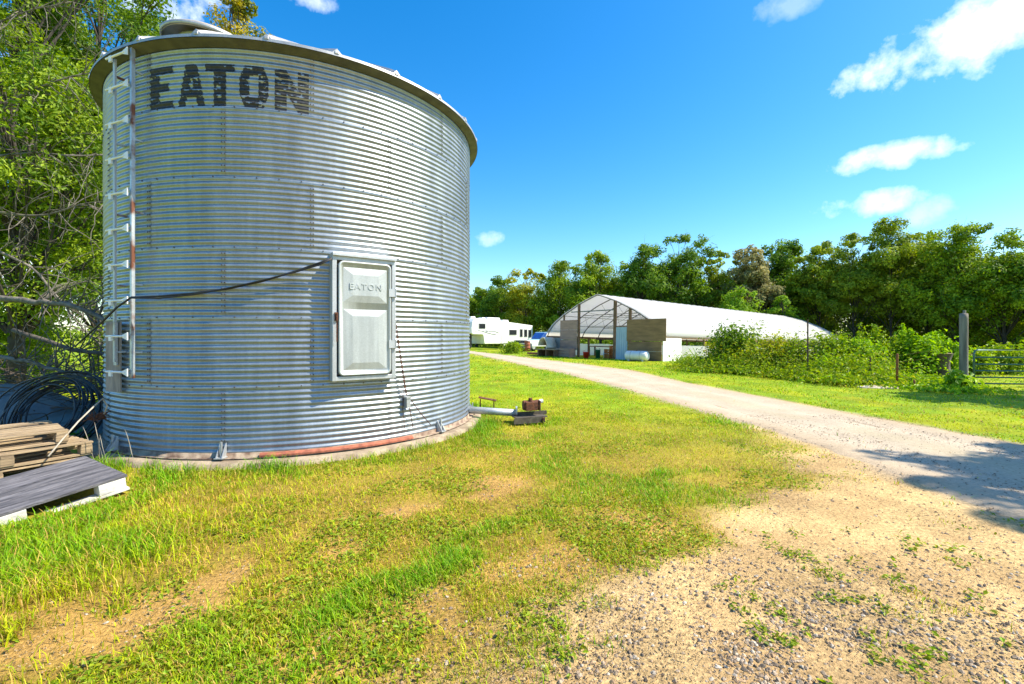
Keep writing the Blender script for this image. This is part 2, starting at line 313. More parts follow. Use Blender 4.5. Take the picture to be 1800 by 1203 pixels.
def build_ground():
    def axis(a, b, st, lim_lo, lim_hi, gr=1.12):
        m_ = list(np.arange(a, b, st)); s = st; v = b
        while v < lim_hi: m_.append(v); s *= gr; v += s
        s = st; v = a-st; lo = []
        while v > lim_lo: lo.append(v); s *= gr; v -= s
        return np.array(lo[::-1]+m_)
    xs = axis(-5, 8, .055, -900, 900); ys = axis(1.2, 9, .055, -200, 1500)
    X, Y = np.meshgrid(xs, ys); x, y = X.ravel(), Y.ravel(); z = H(x, y)
    nx, ny = len(xs), len(ys)
    i = np.arange(ny-1)[:,None]*nx+np.arange(nx-1)[None,:]
    F = np.stack([i, i+1, i+nx+1, i+nx], -1).reshape(-1, 4)
    dm, tm, lm = dirt_mask(x, y), track_mask(x, y), lush_mask(x, y)
    r = np.hypot(x, y)
    soil = np.array((.62,.42,.185)); soil_r = np.array((.52,.30,.085)); thatch = np.array((.33,.23,.035)); greeng = np.array((.19,.29,.004)); yell = np.array((.37,.36,.006))
    n1 = fbm(x, y, 1.2, 4, 31)[:,None]; n2 = fbm(x, y, .35, 3, 33)[:,None]
    near = thatch*(1-lm[:,None]*.5)+greeng*lm[:,None]*.5
    far = greeng*(1-sstep(.4,.65,n1)*.6)+yell*sstep(.4,.65,n1)*.6
    k = sstep(4.0, 11, r)[:,None]; g = near*(1-k)+far*k
    nb = sstep(.42,.62,fbm(x,y,2.2,5,35))[:,None]; s = (soil*(1-nb*.55)+np.array((.42,.26,.11))*nb*.55)*(.82+.36*n1); c = g*(1-dm[:,None])+s*dm[:,None]
    gz = (np.exp(-(((x-1.25)/1.3)**2+((y-2.0)/.65)**2))*dm*.25)[:,None]; c = c*(1-gz)+np.array((.33,.23,.12))*gz
    c = c*(1-tm[:,None]*.85)+soil_r*(.8+.4*n1)*tm[:,None]*.85
    rd = road_mask(x, y, .35)[:,None]; c = c*(1-rd)+np.array((.40,.32,.23))*rd
    np_mesh('ground', np.stack([x, y, z], 1), F, ground_m, col=c, smooth=True)['kind'] = 'structure'
    # the drive: its own sheet on the ground
    t = np.concatenate([np.arange(-11, 12, .12), np.arange(12, 56, .4)]); a, b = road_edges(t)
    a = a+(fbm(t, t*0, 1.6, 4, 41)-.5)*.5; b = b+(fbm(t, t*0+7, 1.6, 4, 42)-.5)*.45; K = 30
    u = np.linspace(0, 1, K); X = a[:,None]+(b-a)[:,None]*u; Y = np.repeat(t[:,None], K, 1)
    x, y = X.ravel(), Y.ravel(); edge = np.minimum(u, 1-u)*2
    z = H(x, y)+.012*np.tile(sstep(0, .12, edge), len(t))-.004+.006*(fbm(x, y, 5, 3, 44)-.5)
    z = z - .02*np.exp(-((u[None,:]-.27)/.08)**2).repeat(len(t),0).ravel() - .02*np.exp(-((u[None,:]-.74)/.08)**2).repeat(len(t),0).ravel()+.012
    z = z - .02*np.tile((edge < .02).astype(float), len(t))
    i = np.arange(len(t)-1)[:,None]*K+np.arange(K-1)[None,:]
    F = np.stack([i, i+1, i+K+1, i+K], -1).reshape(-1, 4)
    c = np.array((.45,.37,.27))*np.ones((len(x),1)); uu = np.tile(u, len(t)); rut = np.exp(-((uu-.27)/.1)**2)+np.exp(-((uu-.74)/.1)**2)
    mid = np.exp(-((uu-.5)/.13)**2)*sstep(.4,.6,fbm(x,y,1.5,3,45)); ed = sstep(.25, 0, np.minimum(uu,1-uu))
    c = c*(1+.10*rut[:,None]); c = c*(1-.4*mid[:,None])+np.array((.42,.36,.22))*.4*mid[:,None]; c = c*(1-.6*ed[:,None])+np.array((.45,.33,.2))*.6*ed[:,None]
    np_mesh('driveway', np.stack([x, y, z], 1), F, road_m, col=c, smooth=True)['kind'] = 'structure'
build_ground()

# ------------------------------------------------------------------ the grain bin
PIT = .0677; AMP = .0078
def wall_r(z, lap=0): return BR + AMP*math.cos(2*math.pi*z/PIT) + lap
def build_bin():
    bin_ = empty('grain_bin', (BC[0], BC[1], 0), 0, 'big round corrugated galvanised grain bin with black stencilled EATON near its roof', 'grain bin')
    slab = MB().lathe([(0,.0),(0,.07),(2.88,.07),(2.95,.055),(2.97,-.1)], 72); slab.build('concrete_base', concrete, bin_, True)
    RH = .8128; NS = 9; da = 360/NS
    # one sheet, shared by every sheet object: spans 40.7 degrees, laps 3 mm over its neighbour
    zs = np.arange(0, 12*10+1)/10*PIT; ph = np.radians(np.linspace(0, da+.8, 23)); V = []
    for z in zs:
        fade = min(1, z/(.5*PIT)+.25, (RH-z)/(.5*PIT)+.25)
        for j, a in enumerate(ph):
            lap = .0035*(j/22) + (.002 if z > RH-.03 else 0)
            r = BR + AMP*math.cos(2*math.pi*z/PIT)*fade + lap + (.003 if z < .02 else 0)
            V.append((r*math.cos(a), r*math.sin(a), z))
    n = len(ph); i = np.arange(len(zs)-1)[:,None]*n+np.arange(n-1)[None,:]; F = np.stack([i, i+1, i+n+1, i+n], -1).reshape(-1,4)
    first = None
    for ring in range(6):
        off = -67 if ring % 2 else -87
        for k in range(NS):
            if first is None: o = np_mesh('wall_sheet', V, F, galv, bin_, smooth=True); first = o
            else: o = first.copy(); COL.objects.link(o); o.parent = bin_
            o.location = (0, 0, BZ+ring*RH - (.004 if ring else 0)); o.rotation_euler = (0, 0, R(off+da*k))
    # bolts
    b = MB()
    def bolt(a, z, r=BR+.011, s=.009):
        ca, sa = math.cos(a), math.sin(a); c = Vector((r*ca, r*sa, z)); t = Vector((-sa, ca, 0)); u = Vector((0,0,1)); nn = Vector((ca, sa, 0)); V = []
        for j in range(6):
            w = j*math.pi/3; d = t*math.cos(w)*s+u*math.sin(w)*s; V.append(c+d-nn*.012)
        V += [v+nn*.016 for v in V[:6]]
        b.add(V, [(6,7,8,9,10,11)]+[(j,(j+1)%6,(j+1)%6+6,j+6) for j in range(6)])
    for ring in range(6):
        off = -67 if ring % 2 else -87
        for k in range(NS):
            a0 = off+da*k
            if not (-160 < ((a0+180) % 360)-180 < 20): continue
            for dz in np.arange(PIT, RH-.01, PIT):
                for q in (.1, .75): bolt(R(a0+q), BZ+ring*RH+dz+(PIT/2 if q > .5 else 0)*.0)
        for a in np.arange(-160, 20, 5): bolt(R(a+1), BZ+ring*RH+.006)
    bo = b.build('bolts', M('bolt_zinc', (.16,.15,.15), (.08,.07,.07), 9, .5, .5), bin_); bo['kind'] = 'stuff'
    # rusty bottom angle ring and reddish flat strips lying on the base
    MB().lathe([(BR+.012,.085),(BR+.012,.14),(BR+.018,.14),(BR+.018,.09),(BR+.075,.09),(BR+.075,.083)], 120).build('base_angle', M('dirty_base_angle', (.40,.31,.22), (.15,.09,.06), 9, .85, bump=.3), bin_, True)
    MB().lathe([(BR+.025,.095),(BR+.025,.135),(BR+.05,.14),(BR+.085,.115),(BR+.085,.095)], 30, a0=R(-78), a1=R(-40)).build('rusty_base_strip', redrust, bin_, False)['label'] = 'red rusty strip along the foot of the wall'
    for px_a in (-86.5, -28.5, -120, -57+62):
        a = R(px_a); m = Matrix.Rotation(a, 4, 'Z'); q = MB()
        for s in (-1, 1): q.prism([(BR+.01,.09),(BR+.11,.09),(BR+.11,.11),(BR+.02,.26),(BR+.01,.26)], s*.032-.004, s*.032+.004, m)
        q.box(m @ Vector((BR+.065, 0, .1)), (.11,.10,.012), m.to_3x3().to_4x4()); q.box(m @ Vector((BR+.06,0,.19)), (.02,.02,.18), m.to_3x3().to_4x4())
        q.build('anchor_bracket', galv_pale, bin_)
    # roof: panels with raised ribs
    NR = 24; prof_r = [2.885, 2.86, 2.70, 2.0, 1.2, .42]; slope = math.tan(R(29))
    def rz(r): return 4.90+(2.885-r)*slope*(1 if r < 2.8 else .3)
    for k in range(NR):
        a0 = 2*math.pi*k/NR+R(-91.1); V = []; F = []; na = 14
        for rr in prof_r:
            for j in range(na+1):
                f = j/na; rib = .055*max(0, 1-abs(min(f, 1-f)*na)/1.0)
                wav = .006*math.sin(f*2*math.pi*7)
                a = a0+f*2*math.pi/NR
                V.append((rr*math.cos(a), rr*math.sin(a), rz(rr)+rib+wav))
        n0 = na+1
        for i in range(len(prof_r)-1):
            for j in range(na): F.append((i*n0+j, i*n0+j+1, (i+1)*n0+j+1, (i+1)*n0+j))
        base = len(V)
        for j in range(na+1):       # turned down edge
            a = a0+j/na*2*math.pi/NR; V.append((2.888*math.cos(a), 2.888*math.sin(a), 4.865))
        for j in range(na): F.append((j, base+j, base+j+1, j+1))
        mb = MB().add(V, F); mb.build('roof_panel', galv_roof, bin_)
        a = a0; m = Matrix.Rotation(a, 4, 'Z')
        MB().prism([(2.895,4.885),(2.895,4.92),(2.875,4.94),(2.76,4.985),(2.70,4.98),(2.70,4.94)], -.026, .026, m).build('rib_cap', galv_roof, bin_, bevel=.008)
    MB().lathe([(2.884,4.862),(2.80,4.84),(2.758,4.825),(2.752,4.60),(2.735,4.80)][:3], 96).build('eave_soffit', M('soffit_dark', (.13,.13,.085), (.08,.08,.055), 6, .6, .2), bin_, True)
    MB().lathe([(.0,6.32),(.38,6.30),(.46,6.26),(.46,6.2)], 32).build('roof_collar', galv_roof, bin_, True)
    # inspection hatch with domed lid (front left of the roof)
    hx, hy = -4.20-BC[0], 6.35-BC[1]; r0 = math.hypot(hx, hy); d = Vector((hx, hy, 0)).normalized()
    h = MB().lathe([(.36,-.3),(.36,.22),(.39,.22),(.39,.25),(.0,.25)], 32); ho = h.build('hatch_collar', galv_roof, bin_, True)
    li = MB().lathe([(.56,-.06),(.56,0),(.53,.03),(.3,.06),(0,.08)], 40); lo = li.build('hatch_lid', M('lid_tan',(.52,.45,.36),(.38,.33,.26),6,.6,.3), ho, True); lo.location = (0,0,.27)
    lr = MB().lathe([(.565,-.05),(.585,-.05),(.585,-.01),(.565,-.01)], 40, closed=True).build('lid_rim', galv_roof, lo, True)
    ho.location = (hx, hy, 5.25); ho.rotation_euler = (0, R(4), 0)
    # stencilled letters, following the corrugation
    def letter(name, a0, a1, fn, z0=4.155, z1=4.645):
        cw = .008; W_ = (R(a1)-R(a0))*BR; nu = int(W_/cw); nv = int((z1-z0)/.0065); V = []; F = []
        us = np.linspace(0, 1, nu+1); vs = np.linspace(0, 1, nv+1)
        for v in vs:
            z = z0+(z1-z0)*v; zl = (z-BZ) % RH; fade = min(1, zl/(.5*PIT)+.25, (RH-zl)/(.5*PIT)+.25)
            for u in us:
                a = R(a0)+(R(a1)-R(a0))*u; r = BR+AMP*math.cos(2*math.pi*zl/PIT)*fade+.0052
                V.append((r*math.cos(a), r*math.sin(a), z))
        for i in range(nv):
            for j in range(nu):
                u, v = (us[j]+us[j+1])/2, (vs[i]+vs[i+1])/2; z = z0+(z1-z0)*v
                if not fn(u, v): continue
                crest = math.cos(2*math.pi*((z-BZ) % RH)/PIT - .5)
                w = float(fbm(np.array(u*W_*16+a0), np.array(z*34), 1, 3, 61))
                if w + .16*max(0, crest) > .72: continue
                n0 = nu+1; F.append((i*n0+j, i*n0+j+1, (i+1)*n0+j+1, (i+1)*n0+j))
        me = MB().add(V, F).mesh(name, True); o = link(name, me, black_paint, bin_); o['label'] = 'worn black stencilled letter '+name[-1].upper(); return o
    E_ = lambda u, v: u < .42 or (v > .82 and u < .97) or v < .17 or (.40 < v < .60 and u < .8)
    def A_(u, v):
        o = .5-.30*v; return abs(u-.5) < o and not (abs(u-.5) < (.24-.30*v) and v < .22) and not (abs(u-.5) < .07*(1-abs(v-.52)*5) and abs(v-.52) < .13)
    T_ = lambda u, v: v > .82 or abs(u-.5) < .2
    def O_(u, v):
        a, b_ = abs(u-.5), abs(v-.5); return a+b_*.55 < .60 and (a > .17 or b_ > .26) and a < .5
    N_ = lambda u, v: u < .34 or u > .68 or abs((1-u)-(v*.75+.12)) < .2
    letter('letter_e', -106.2, -99.3, E_); letter('letter_a', -97.9, -91.0, A_); letter('letter_t', -90.9, -84.0, T_); letter('letter_o', -82.9, -76.4, O_); letter('letter_n', -75.0, -67.3, N_)
    # ladder
    a = R(-112.5); nn = Vector((math.cos(a), math.sin(a), 0)); tt = Vector((-math.sin(a), math.cos(a), 0)); B = nn*BR
    def P(s, off, z): return B+nn*off+tt*s+Vector((0,0,z))
    lm = Matrix((tt, nn, Vector((0,0,1)))).transposed().to_4x4()
    lad = MB()
    for s, z0, z1 in ((-.17, 1.18, 4.80), (.165, 1.0, 4.86)):
        st = MB()
        st.box(P(s, .115, (z0+z1)/2), (.034, .006, z1-z0), lm); st.box(P(s+(.017 if s > 0 else -.017), .098, (z0+z1)/2), (.004, .036, z1-z0), lm); st.box(P(s-(.017 if s > 0 else -.017), .106, (z0+z1)/2), (.004, .02, z1-z0), lm)
        st.build('ladder_rail', galv_rusty if s > 0 else galv_pale, bin_)
    for k, z in enumerate([1.07, 1.49, 1.91, 2.33, 2.75, 3.17, 3.59, 4.01, 4.43, 4.80]):
        q = MB(); q.tube([P(-.26, .15, z), P(.12, .15, z)], .013, 8)
        q.prism([(-.035-.0, -.0),(.035,-.0),(.035,.0)], 0, .001) if False else None
        c = P(.13, .155, z); q.add([c+tt*-.06+Vector((0,0,-.015)), c+tt*.035+Vector((0,0,-.045)), c+tt*.035+Vector((0,0,.045)), c+tt*-.06+Vector((0,0,.015)),
            c-nn*.012+tt*-.06+Vector((0,0,-.015)), c-nn*.012+tt*.035+Vector((0,0,-.045)), c-nn*.012+tt*.035+Vector((0,0,.045)), c-nn*.012+tt*-.06+Vector((0,0,.015))],
            [(0,1,2,3),(7,6,5,4),(0,4,5,1),(1,5,6,2),(2,6,7,3),(3,7,4,0)])
        c = P(-.17, .15, z-.02); q.box(c, (.05,.02,.07), lm)
        q.build('rung', white_pl, bin_)
    for z in (1.3, 2.1, 2.95, 3.8, 4.6):
        for s in (-.17, .165): MB().box(P(s, .05, z), (.03, .12, .02), lm).build('standoff', galv_rusty, bin_)
    pb = MB(); pb.box(P(-.34, .035, 1.24), (.30, .016, .86), lm); pb.build('ladder_backboard', M('grey_flaky_board', (.36,.31,.26), (.19,.17,.15), 10, .9, bump=.5, stretch=(1,1,.3)), bin_)
    pb = MB(); pb.box(P(-.24, .062, 1.40), (.055, .02, .52), lm); pb.build('guard_channel', galv_pale, bin_)
    # door
    a = R(-54.2); nn = Vector((math.cos(a), math.sin(a), 0)); tt = Vector((-math.sin(a), math.cos(a), 0))
    dm = Matrix((tt, -nn, Vector((0,0,1)))).transposed().to_4x4(); z0, z1 = .945, 2.47; w = .385; zc = (z0+z1)/2
    D = empty('door_unit', (0,0,0)); D.name = 'door'; D.parent = bin_; D.location = nn*(BR+.035); D.rotation_euler = dm.to_euler()
    fr = MB()
    for x in (-w, w): fr.box((x*.965, -.015, zc), (.055, .13, z1-z0))
    for z in (z0, z1): fr.box((0, -.015, z+(.028 if z == z0 else -.028)), (2*w-.04, .126, .055))
    fr.build('door_frame', galv_pale, D, bevel=.006)
    def rr(w_, h_, r_, n=5):
        P_ = []
        for cx, cz, s in ((w_-r_, h_-r_, 0), (-w_+r_, h_-r_, 90), (-w_+r_, -h_+r_, 180), (w_-r_, -h_+r_, 270)):
            for i in range(n+1): P_.append((cx+r_*math.cos(R(s+90*i/n)), cz+r_*math.sin(R(s+90*i/n))))
        return P_
    W1, H1 = w-.058, (z1-z0)/2-.062; zc2 = zc
    pan = MB(); outer = [(x, -.072, z+zc2) for x, z in rr(W1, H1, .06)]
    pan.add(outer+[(x, -.098, z+zc2) for x, z in rr(W1, H1, .06)]+[(x, -.098, z+zc2) for x, z in rr(W1-.02, H1-.02, .05)]+[(x, -.085, z+zc2) for x, z in rr(W1-.028, H1-.028, .045)],
        [tuple((i+a_*24, (i+1) % 24+a_*24, (i+1) % 24+(a_+1)*24, i+(a_+1)*24)) for a_ in range(3) for i in range(24)]+[tuple(range(72, 96))])
    pan.build('door_panel', door_mat, D, True)
    # pressed panels (upper and lower), each a raised frustum with a dished face
    for (zz0, zz1) in ((zc2+.20, zc2+H1-.075), (zc2-H1+.07, zc2+.115)):
        x1 = W1-.055; x2 = x1-.11; s1 = .085
        q = MB(); o4 = [(-x1, -.0855, zz0), (x1, -.0855, zz0), (x1, -.0855, zz1), (-x1, -.0855, zz1)]; i4 = [(-x2, -.101, zz0+s1), (x2, -.101, zz0+s1), (x2, -.101, zz1-s1), (-x2, -.101, zz1-s1)]
        q.add(o4+i4, [(0,1,5,4),(1,2,6,5),(2,3,7,6),(3,0,4,7),(4,5,6,7)]); q.build('pressed_panel', door_mat, D)
    cu = bpy.data.curves.new('eaton', 'FONT'); cu.body = 'EATON'; cu.size = .105; cu.extrude = .003; cu.bevel_depth = .0015; cu.align_x = 'CENTER'; cu.space_character = 1.25
    to = bpy.data.objects.new('t', cu); COL.objects.link(to); bpy.context.view_layer.update()
    me = bpy.data.meshes.new_from_object(to.evaluated_get(bpy.context.evaluated_depsgraph_get())); bpy.data.objects.remove(to)
    te = link('embossed_lettering', me, door_mat, D); te.location = (0, -.1025, zc2+H1-.34); te.rotation_euler = (R(90), 0, 0); te['label'] = 'embossed EATON on the door'
    hd = MB(); hd.prism([(-w-.012,z1+.0),(w+.012,z1+.0),(w+.012,z1+.03),(-w-.012,z1+.03)], -.11, .10); hd.box((0,-.108,z1+.01),(2*w+.03,.006,.035)); hd.build('rain_hood', galv_pale, D, bevel=.003)
    for z in (zc2+.34, zc2-.32):
        hg = MB(); hg.box((w-.045, -.10, z), (.09,.014,.10)); hg.tube([(w-.0,-.10,z-.06),(w-.0,-.10,z+.06)], .012, 8); hg.build('hinge', galv_pale, D)
    la = MB(); la.box((-w+.03, -.09, zc2+.02), (.035,.03,.10)); la.tube([(-w+.03,-.115,zc2+.06),(-w+.03,-.115,zc2-.28)], .006, 6); la.build('latch', rust_m, D)
    # twisted lift cable from the door corner down to a small weight box and the base
    def W3(px, py, off=.03):
        dx = (px-900)/800; n_ = math.hypot(dx, 1); c, s_ = dx/n_, 1/n_; rr_ = BR+off; bq = BC[0]*c+BC[1]*s_; t = bq-math.sqrt(bq*bq-BC@BC+rr_*rr_)
        y = t*s_; return Vector((t*c-BC[0], y-BC[1], 1.5+(590-py)*y/800))
    path = [W3(688,527,.12), W3(694,560,.11), W3(700,600,.09), W3(708,655,.07), W3(715,698,.06)]; tw = MB()
    fine = []
    for p_, q_ in zip(path[:-1], path[1:]):
        for i in range(14): fine.append(p_.lerp(q_, i/14))
    for phs in (0, math.pi): tw.tube([p+Vector((math.cos(i*.9+phs), math.sin(i*.9+phs), 0))*.008 for i, p in enumerate(fine)], .006, 5)
    tw.build('twisted_cable', rust_m, bin_)
    bx_ = W3(716,708,.05); q = MB(); q.box(bx_, (.07,.06,.13), Matrix.Rotation(R(-43),4,'Z')); q.box(bx_+Vector((0,0,.07)), (.09,.08,.02), Matrix.Rotation(R(-43),4,'Z')); q.build('cable_clamp_box', galv_pale, bin_)
    q = MB(); q.tube([W3(717,700,.06), W3(726,752,.05)], .006, 5); q.tube([W3(720,700,.06), W3(738,725,.05), W3(757,747,.04)], .006, 5); q.tube([W3(712,660,.02), W3(708,720,.02), W3(712,757,.03)], .004, 5); q.build('stay_rod', rust_m, bin_)
    return bin_, W3
bin_, W3 = build_bin()
Bw = Vector((BC[0], BC[1], 0))
def power_cable():
    pts = [Vector((-9.5, 9.5, 1.15)), Vector((-7.2, 7.5, 1.32)), Bw+W3(183,563,.25), Bw+W3(205,541,.20), Bw+W3(231,523,.17), Bw+W3(280,521,.05), Bw+W3(340,516,.04), Bw+W3(400,508,.04), Bw+W3(460,495,.05), Bw+W3(520,477,.06), Bw+W3(560,463,.10), Bw+W3(584,454,.15)]
    q = MB(); q.tube(pts, .012, 8); q.tube([p+Vector((0,-.012,-.018*math.sin(i*1.3)-.008)) for i, p in enumerate(pts[4:])], .009, 7)
    tag(q.build('power_cable', blackrub, smooth=True), 'black power cable strung across the grain bin from behind its ladder to the door top', 'cable')
power_cable()
# unloading auger tube and gearbox at the right foot of the bin
def G(px, py): y = 1200/(py-590); return ((px-900)/800*y, y)
def auger():
    t = empty('unloading_auger', (-.30, 7.85, 0), 0, 'grey auger tube with rusty gear head sticking out low beside the grain bin', 'auger')
    t.scale = (.9,.9,.85)
    q = MB(); q.tube([(-.75,.25,.23),(.42,-.05,.20)], .07, 14); q.build('auger_tube', galv_pale, t, True)
    q = MB(); q.box((.42,-.05,.2), (.03,.24,.24)); q.build('end_flange', galv_rusty, t)
    g = MB(); m = Matrix.Rotation(R(20),4,'Z')
    g.box((.68,-.15,.36), (.24,.17,.17), m); g.tube([(.54,-.15,.37),(.83,-.09,.37)], .10, 12); g.tube([(.68,-.15,.36),(.68,-.15,.52)], .04, 8); g.box((.83,-.1,.37),(.03,.2,.2),m)
    go = g.build('gear_head', rust_m, t, bevel=.01)
    MB().tube([(.85,-.09,.44),(.92,-.08,.45)], .04, 8).build('shaft_stub', white_p, go)
    q = MB(); q.box((.66,-.16,.155), (.62,.28,.02), m); q.box((.66,-.30,.10),(.62,.02,.11),m); q.box((.72,-.02,.19),(.6,.02,.08),m); q.build('mounting_tray', M('dark_rusty_tray',(.10,.085,.06),(.05,.04,.03),12,.8), t)
    for x in (.42, .92): MB().box((x,-.16,.07),(.03,.2,.14)).build('foot', rust_m, t)
auger()
def bracket_rack():
    x, y = G(838, 700); t = empty('iron_angle_frame', (-.55, 8.9, 0), 0, 'small dark iron frame low in the grass just right of the grain bin', 'frame')
    MB().box((.1,0,.42),(.5,.25,.025),Matrix.Rotation(R(12),4,'Y')).build('top_plate', rust_m, t)
    for s in (-.1,.28): MB().box((s,0,.2),(.03,.03,.42)).build('leg', rust_m, t)
    t.scale = (.7,.7,.62)
bracket_rack()

# ------------------------------------------------------------------ pallets, hose, tarp, brush at the left
def frame_obj(name, o, ex, ey, **k):
    ex = Vector(ex).normalized(); ey = Vector(ey); ez = ex.cross(ey).normalized(); ey = ez.cross(ex)
    e = empty(name, **k); e.matrix_world = Matrix.Translation(o) @ Matrix((ex, ey, ez)).transposed().to_4x4(); return e
def grey_pallet():
    # local x: from the front right corner back along the short side; y: towards the camera-left along the long side; z up
    A = Vector((-3.60,4.27,.195)); B = Vector((-4.43,4.72,.255)); Cc = Vector((-.43,-.9,-.12))
    ex = (A-B).normalized(); ey = -Cc
    t = frame_obj('plastic_topped_pallet', B, ex, ey, label='low pallet with a weathered dark grey deck lying in the grass nearest the camera', cat='pallet')
    L = .94; Wd = 1.5
    nb = 7; pw = L/nb; rs = random.Random(4)
    for i in range(nb):
        x0 = i*pw
        MB().box((x0+pw/2, -Wd/2, -.012+rs.uniform(-.001,.001)), (pw-.011, Wd-rs.uniform(0,.01), .022)).build('deck_board', wood_grey, t, bevel=.002)
        if i: 
            y = 0
            for seg_ in ((.0,.22),(.40,.62),(.78,1.15),(1.3,1.5)):
                if rs.random() < .75: MB().box((x0, -(seg_[0]+seg_[1])/2, -.0125), (.0125, seg_[1]-seg_[0], .018)).build('deck_filler', wood_grey, t)
    for y in (.12, .78, 1.40):
        for x in (.06, .47, .88): MB().box((x, -y, -.074), (.115, .20, .098)).build('block', wood_end, t, bevel=.004)
    for x in (.06, .47, .885): MB().box((x, -Wd/2, -.137), (.115, Wd, .024)).build('bottom_runner', wood_end, t, bevel=.003)
grey_pallet()
def wood_pallet(z, dx, dy, rz, label, n, gone=()):
    t = empty('wooden_pallet', (-4.72+dx, 5.02+dy, z), R(57+rz), label, 'pallet', 'pale wooden pallets stacked at the left')
    rs = random.Random(n); L, Wd = 1.3, 1.0     # local x runs away along the visible front edge (towards -x), y towards the back
    nb = 8
    for i in range(nb):
        if i in gone: continue
        y = .05+i*(Wd-.1)/(nb-1)
        MB().box((-L/2, y, .132+rs.uniform(-.002,.003)), (L+rs.uniform(-.02,.02), .085+rs.uniform(-.012,.01), .018), Matrix.Rotation(R(rs.uniform(-.8,.8)),4,'Z')).build('deck_board', wood_pale, t, bevel=.002)
    for x in (-.05, -L/2, -L+.05):
        MB().box((x, Wd/2, .111), (.09, Wd, .022)).build('stringer_board', wood_pale, t)
        for y in (.06, .5, .94): MB().box((x, y, .06), (.10, .115, .078)).build('block', wood_pale, t, bevel=.003)
    for y in (.06, .5, .94): MB().box((-L/2, y, .011), (L, .09, .02)).build('bottom_board', wood_pale, t, bevel=.002)
wood_pallet(.02, .0, .0, 0, 'bottom pallet of the pale wooden pallet stack beside the grain bin', 1)
wood_pallet(.175, .04, .06, 2, 'middle pallet of the pale wooden pallet stack, its corner sticking out towards the grain bin', 2)
wood_pallet(.33, -.12, -.05, -3, 'topmost pallet of the pale wooden pallet stack with darker warped boards', 3, (5,))
def stick():
    q = MB(); q.tube([(-4.79,4.7,.25),(-4.84,4.9,.38),(-4.88,5.12,.53),(-4.90,5.35,.68),(-4.92,5.47,.745),(-4.89,5.5,.65),(-4.93,5.5,.55)], [.009,.009,.009,.009,.008,.008,.008], 6)
    tag(q.build('bent_hose', straw_m, smooth=True), 'thin pale bent pipe leaning over the wooden pallets', 'pipe')
    q = MB(); rs = random.Random(8)
    for k in range(26):
        a = rs.uniform(0, 6.28); p = Vector((-5.1+rs.uniform(-.05,.05), 5.6+rs.uniform(-.05,.05), .47)); d = Vector((math.cos(a), math.sin(a), rs.uniform(-.3,1)))*.1
        q.tube([p, p+d*.5+Vector((0,0,.02)), p+d], [.012,.01,.004], 5)
    tag(q.build('root_ball', rust_m), 'small reddish brown root clump behind the end of the wooden pallets', 'roots')
stick()
def coil():
    q = MB(); rs = random.Random(2)
    for k in range(17):
        r = rs.uniform(.34,.60); cx, cy, cz = rs.uniform(-.06,.06), rs.uniform(-.16,.16), rs.uniform(-.03,.05); til = R(rs.uniform(52, 72)); tz = R(rs.uniform(-12,12)); pts = []
        for i in range(37):
            w = 2*math.pi*i/36; rr_ = r*(1+.03*math.sin(w*3+k)); p = Vector((rr_*math.cos(w)*1.15, rr_*math.sin(w), 0)); p.rotate(Matrix.Rotation(til,3,'X')); p.rotate(Matrix.Rotation(tz,3,'Z')); pts.append(p+Vector((cx,cy,cz)))
        q.tube(pts, .012, 6, False)
    o = q.build('hose_coil', hose_m, smooth=True); o.location = (-6.45, 6.35, .42); tag(o, 'large coil of thin black hose behind the wooden pallets', 'hose coil')
coil()
def tarp():
    nx, ny = 60, 30; V = []
    for j in range(ny):
        for i in range(nx):
            u, v = i/(nx-1), j/(ny-1); x = -8.6+u*2.9; y = 6.75+v*1.6
            h = .66*math.sin(math.pi*min(1, v*1.3+.02))**.5*(.75+.35*math.sin(u*5+1))*min(1, 6*u+.1, 6*(1-u)+.25)
            h += float(fbm(np.array(x), np.array(y), 3, 3, 71)-.5)*.22*min(1,v*5); V.append((x, y-.1*math.sin(u*9), max(.0, h)))
    F = [(j*nx+i, j*nx+i+1, (j+1)*nx+i+1, (j+1)*nx+i) for j in range(ny-1) for i in range(nx-1)]
    o = MB().add(V, F).build('tarpaulin', tarp_m, smooth=True); tag(o, 'blue grey tarpaulin heaped on the ground between hose coil and grain bin', 'tarp')
tarp()
def wander(p, d, L, n, jit, grav=0, rs=random):
    pts = [Vector(p)]; d = Vector(d).normalized()
    for i in range(n):
        d = (d+Vector((rs.uniform(-jit,jit), rs.uniform(-jit,jit), rs.uniform(-jit,jit)+grav))).normalized(); pts.append(pts[-1]+d*L/n)
    return pts
